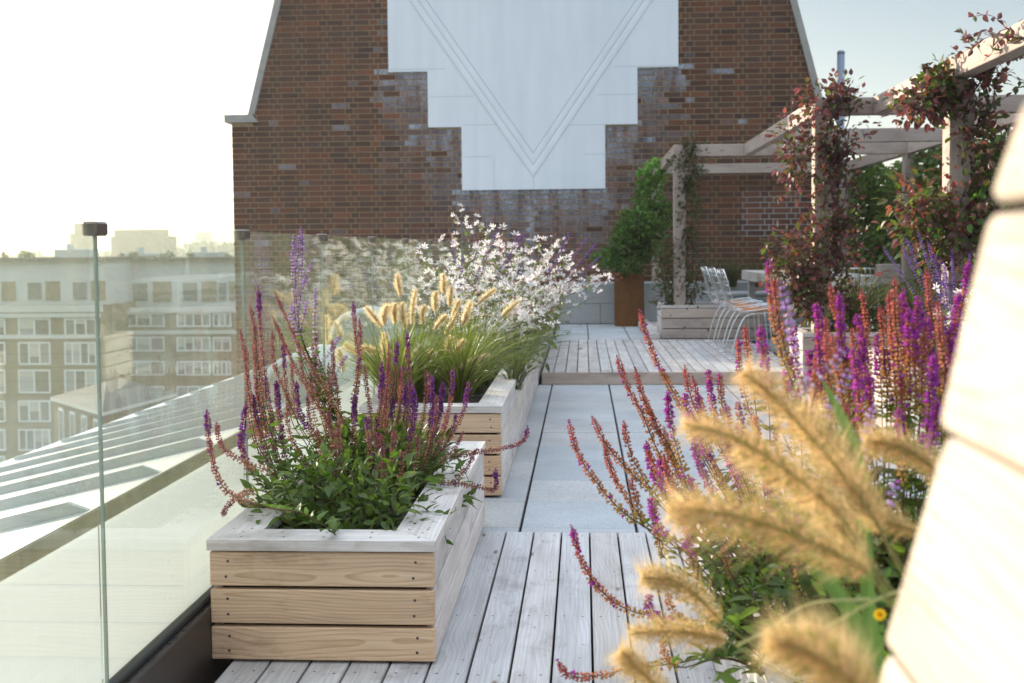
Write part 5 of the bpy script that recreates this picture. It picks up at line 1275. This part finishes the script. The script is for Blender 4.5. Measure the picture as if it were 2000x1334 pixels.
for (px, h), wd_ in zip(((8, 12), (47, 14), (61, 12), (238, 11), (262, 14), (318, 10), (332, 13), (372, 13), (446, 10)), ('farthest left, at the edge of the photo', 'left of the tower, first of a close pair', 'left of the tower, second of a close pair', 'under the broad hazy block, small one', 'under the broad hazy block, larger one', 'at the right foot of the broad hazy block', 'just right of the broad hazy block', 'under the tiny far tower', 'nearest to the brick gable')):
    Yr = 103 if px > 150 else 98; p = at(px, 511, Yr); r = h*.5*Yr/2250
    mb = MB(); mound(mb, p[0], Yr, p[2]+.2, r*1.2, r*1.2, r*2.2, 140, r*.9, (.05, .075, .03)); tag(mb.build('roof_shrub', M['leaf']), 'small roof garden shrub '+wd_, 'shrub', 'shrubs on the flat roofs')
# ------------------------------------------------------------------ city haze
mb = MB(); box(mb, (-1400, -60, -23), (1400, 1100, 60))
hz, nt, b, out = new_mat('haze'); nt.nodes.remove(b)
v = N(nt, 'ShaderNodeVolumePrincipled'); v.inputs['Color'].default_value = (.93, .96, .92, 1); v.inputs['Density'].default_value = .00075; v.inputs['Anisotropy'].default_value = .45
nt.links.new(v.outputs[0], out.inputs['Volume']); kind(mb.build('haze', hz), 'stuff')

# roof clutter on the blocks, litter on the terrace
for px, wd_, hh, Yr, lab in ((150, 1.6, 1.1, 100, 'pale plant box on the flat roof of the left block'), (290, 2.2, .8, 106, 'long low plant box on the flat roof of the centre block'), (408, 1.4, .9, 106, 'small plant box on the flat roof close to the brick gable')):
    p = at(px, 511, Yr); mb = MB(); board(mb, (p[0]-wd_, Yr-1, p[2]-.1), (p[0]+wd_, Yr+1, p[2]+hh), .05, .0); board(mb, (p[0]-wd_*.4, Yr-.6, p[2]+hh), (p[0]-wd_*.1, Yr-.2, p[2]+hh+.5), .03, 0); tag(mb.build('roof_plant', M['pent']), lab, 'roof plant')
mb = MB(); n = 90
P = np.stack([-.35+1.5*rng.rand(n), 2.6+6.6*rng.rand(n), np.full(n, .004)], 1); P[:, 0] = np.where(rng.rand(n) < .5, -.36+.22*rng.rand(n), P[:, 0])
scatter(mb, LEAFS[0], LEAFS[1], P, orient(np.stack([rng.randn(n), rng.randn(n), .05*rng.randn(n)], 1), np.tile([0, 0, 1.0], (n, 1))), .006+.012*rng.rand(n)**2, np.array([(.20, .10, .05), (.12, .08, .04), (.28, .12, .16)])[rng.choice(3, n)]*(1+.4*(rng.rand(n, 1)-.5)))
n = 40; P = np.stack([-.3+1.5*rng.rand(n), 9.8+3.0*rng.rand(n), np.full(n, .104)], 1)
scatter(mb, LEAFS[0], LEAFS[1], P, orient(np.stack([rng.randn(n), rng.randn(n), .05*rng.randn(n)], 1), np.tile([0, 0, 1.0], (n, 1))), .012+.02*rng.rand(n)**2, jit((.20, .13, .07), n, .4))
n = 50; P = np.stack([np.where(rng.rand(n) < .6, -.415-.11*rng.rand(n), -.93-.1*rng.rand(n)), 3.2+1.5*rng.rand(n), np.full(n, .3505)], 1)
scatter(mb, LEAFS[0], LEAFS[1], P, orient(np.stack([rng.randn(n), rng.randn(n), .05*rng.randn(n)], 1), np.tile([0, 0, 1.0], (n, 1))), .005+.010*rng.rand(n), np.array([(.14, .08, .04), (.25, .10, .22)])[rng.choice(2, n)])
kind(mb.build('leaf_litter', M['leaf']), 'stuff')
q = at(1127, 680, .106, 'Z'); mb = MB(); scatter(mb, LEAF[0], LEAF[1], np.array([q]), orient(np.array([[.45, -.8, .02]]), np.array([[0, 0, 1.0]])), np.array([.13]), np.array([(.24, .17, .09)])); tag(mb.build('dry_leaf', M['leaf']), 'single dry leaf lying on the raised platform boards', 'leaf')
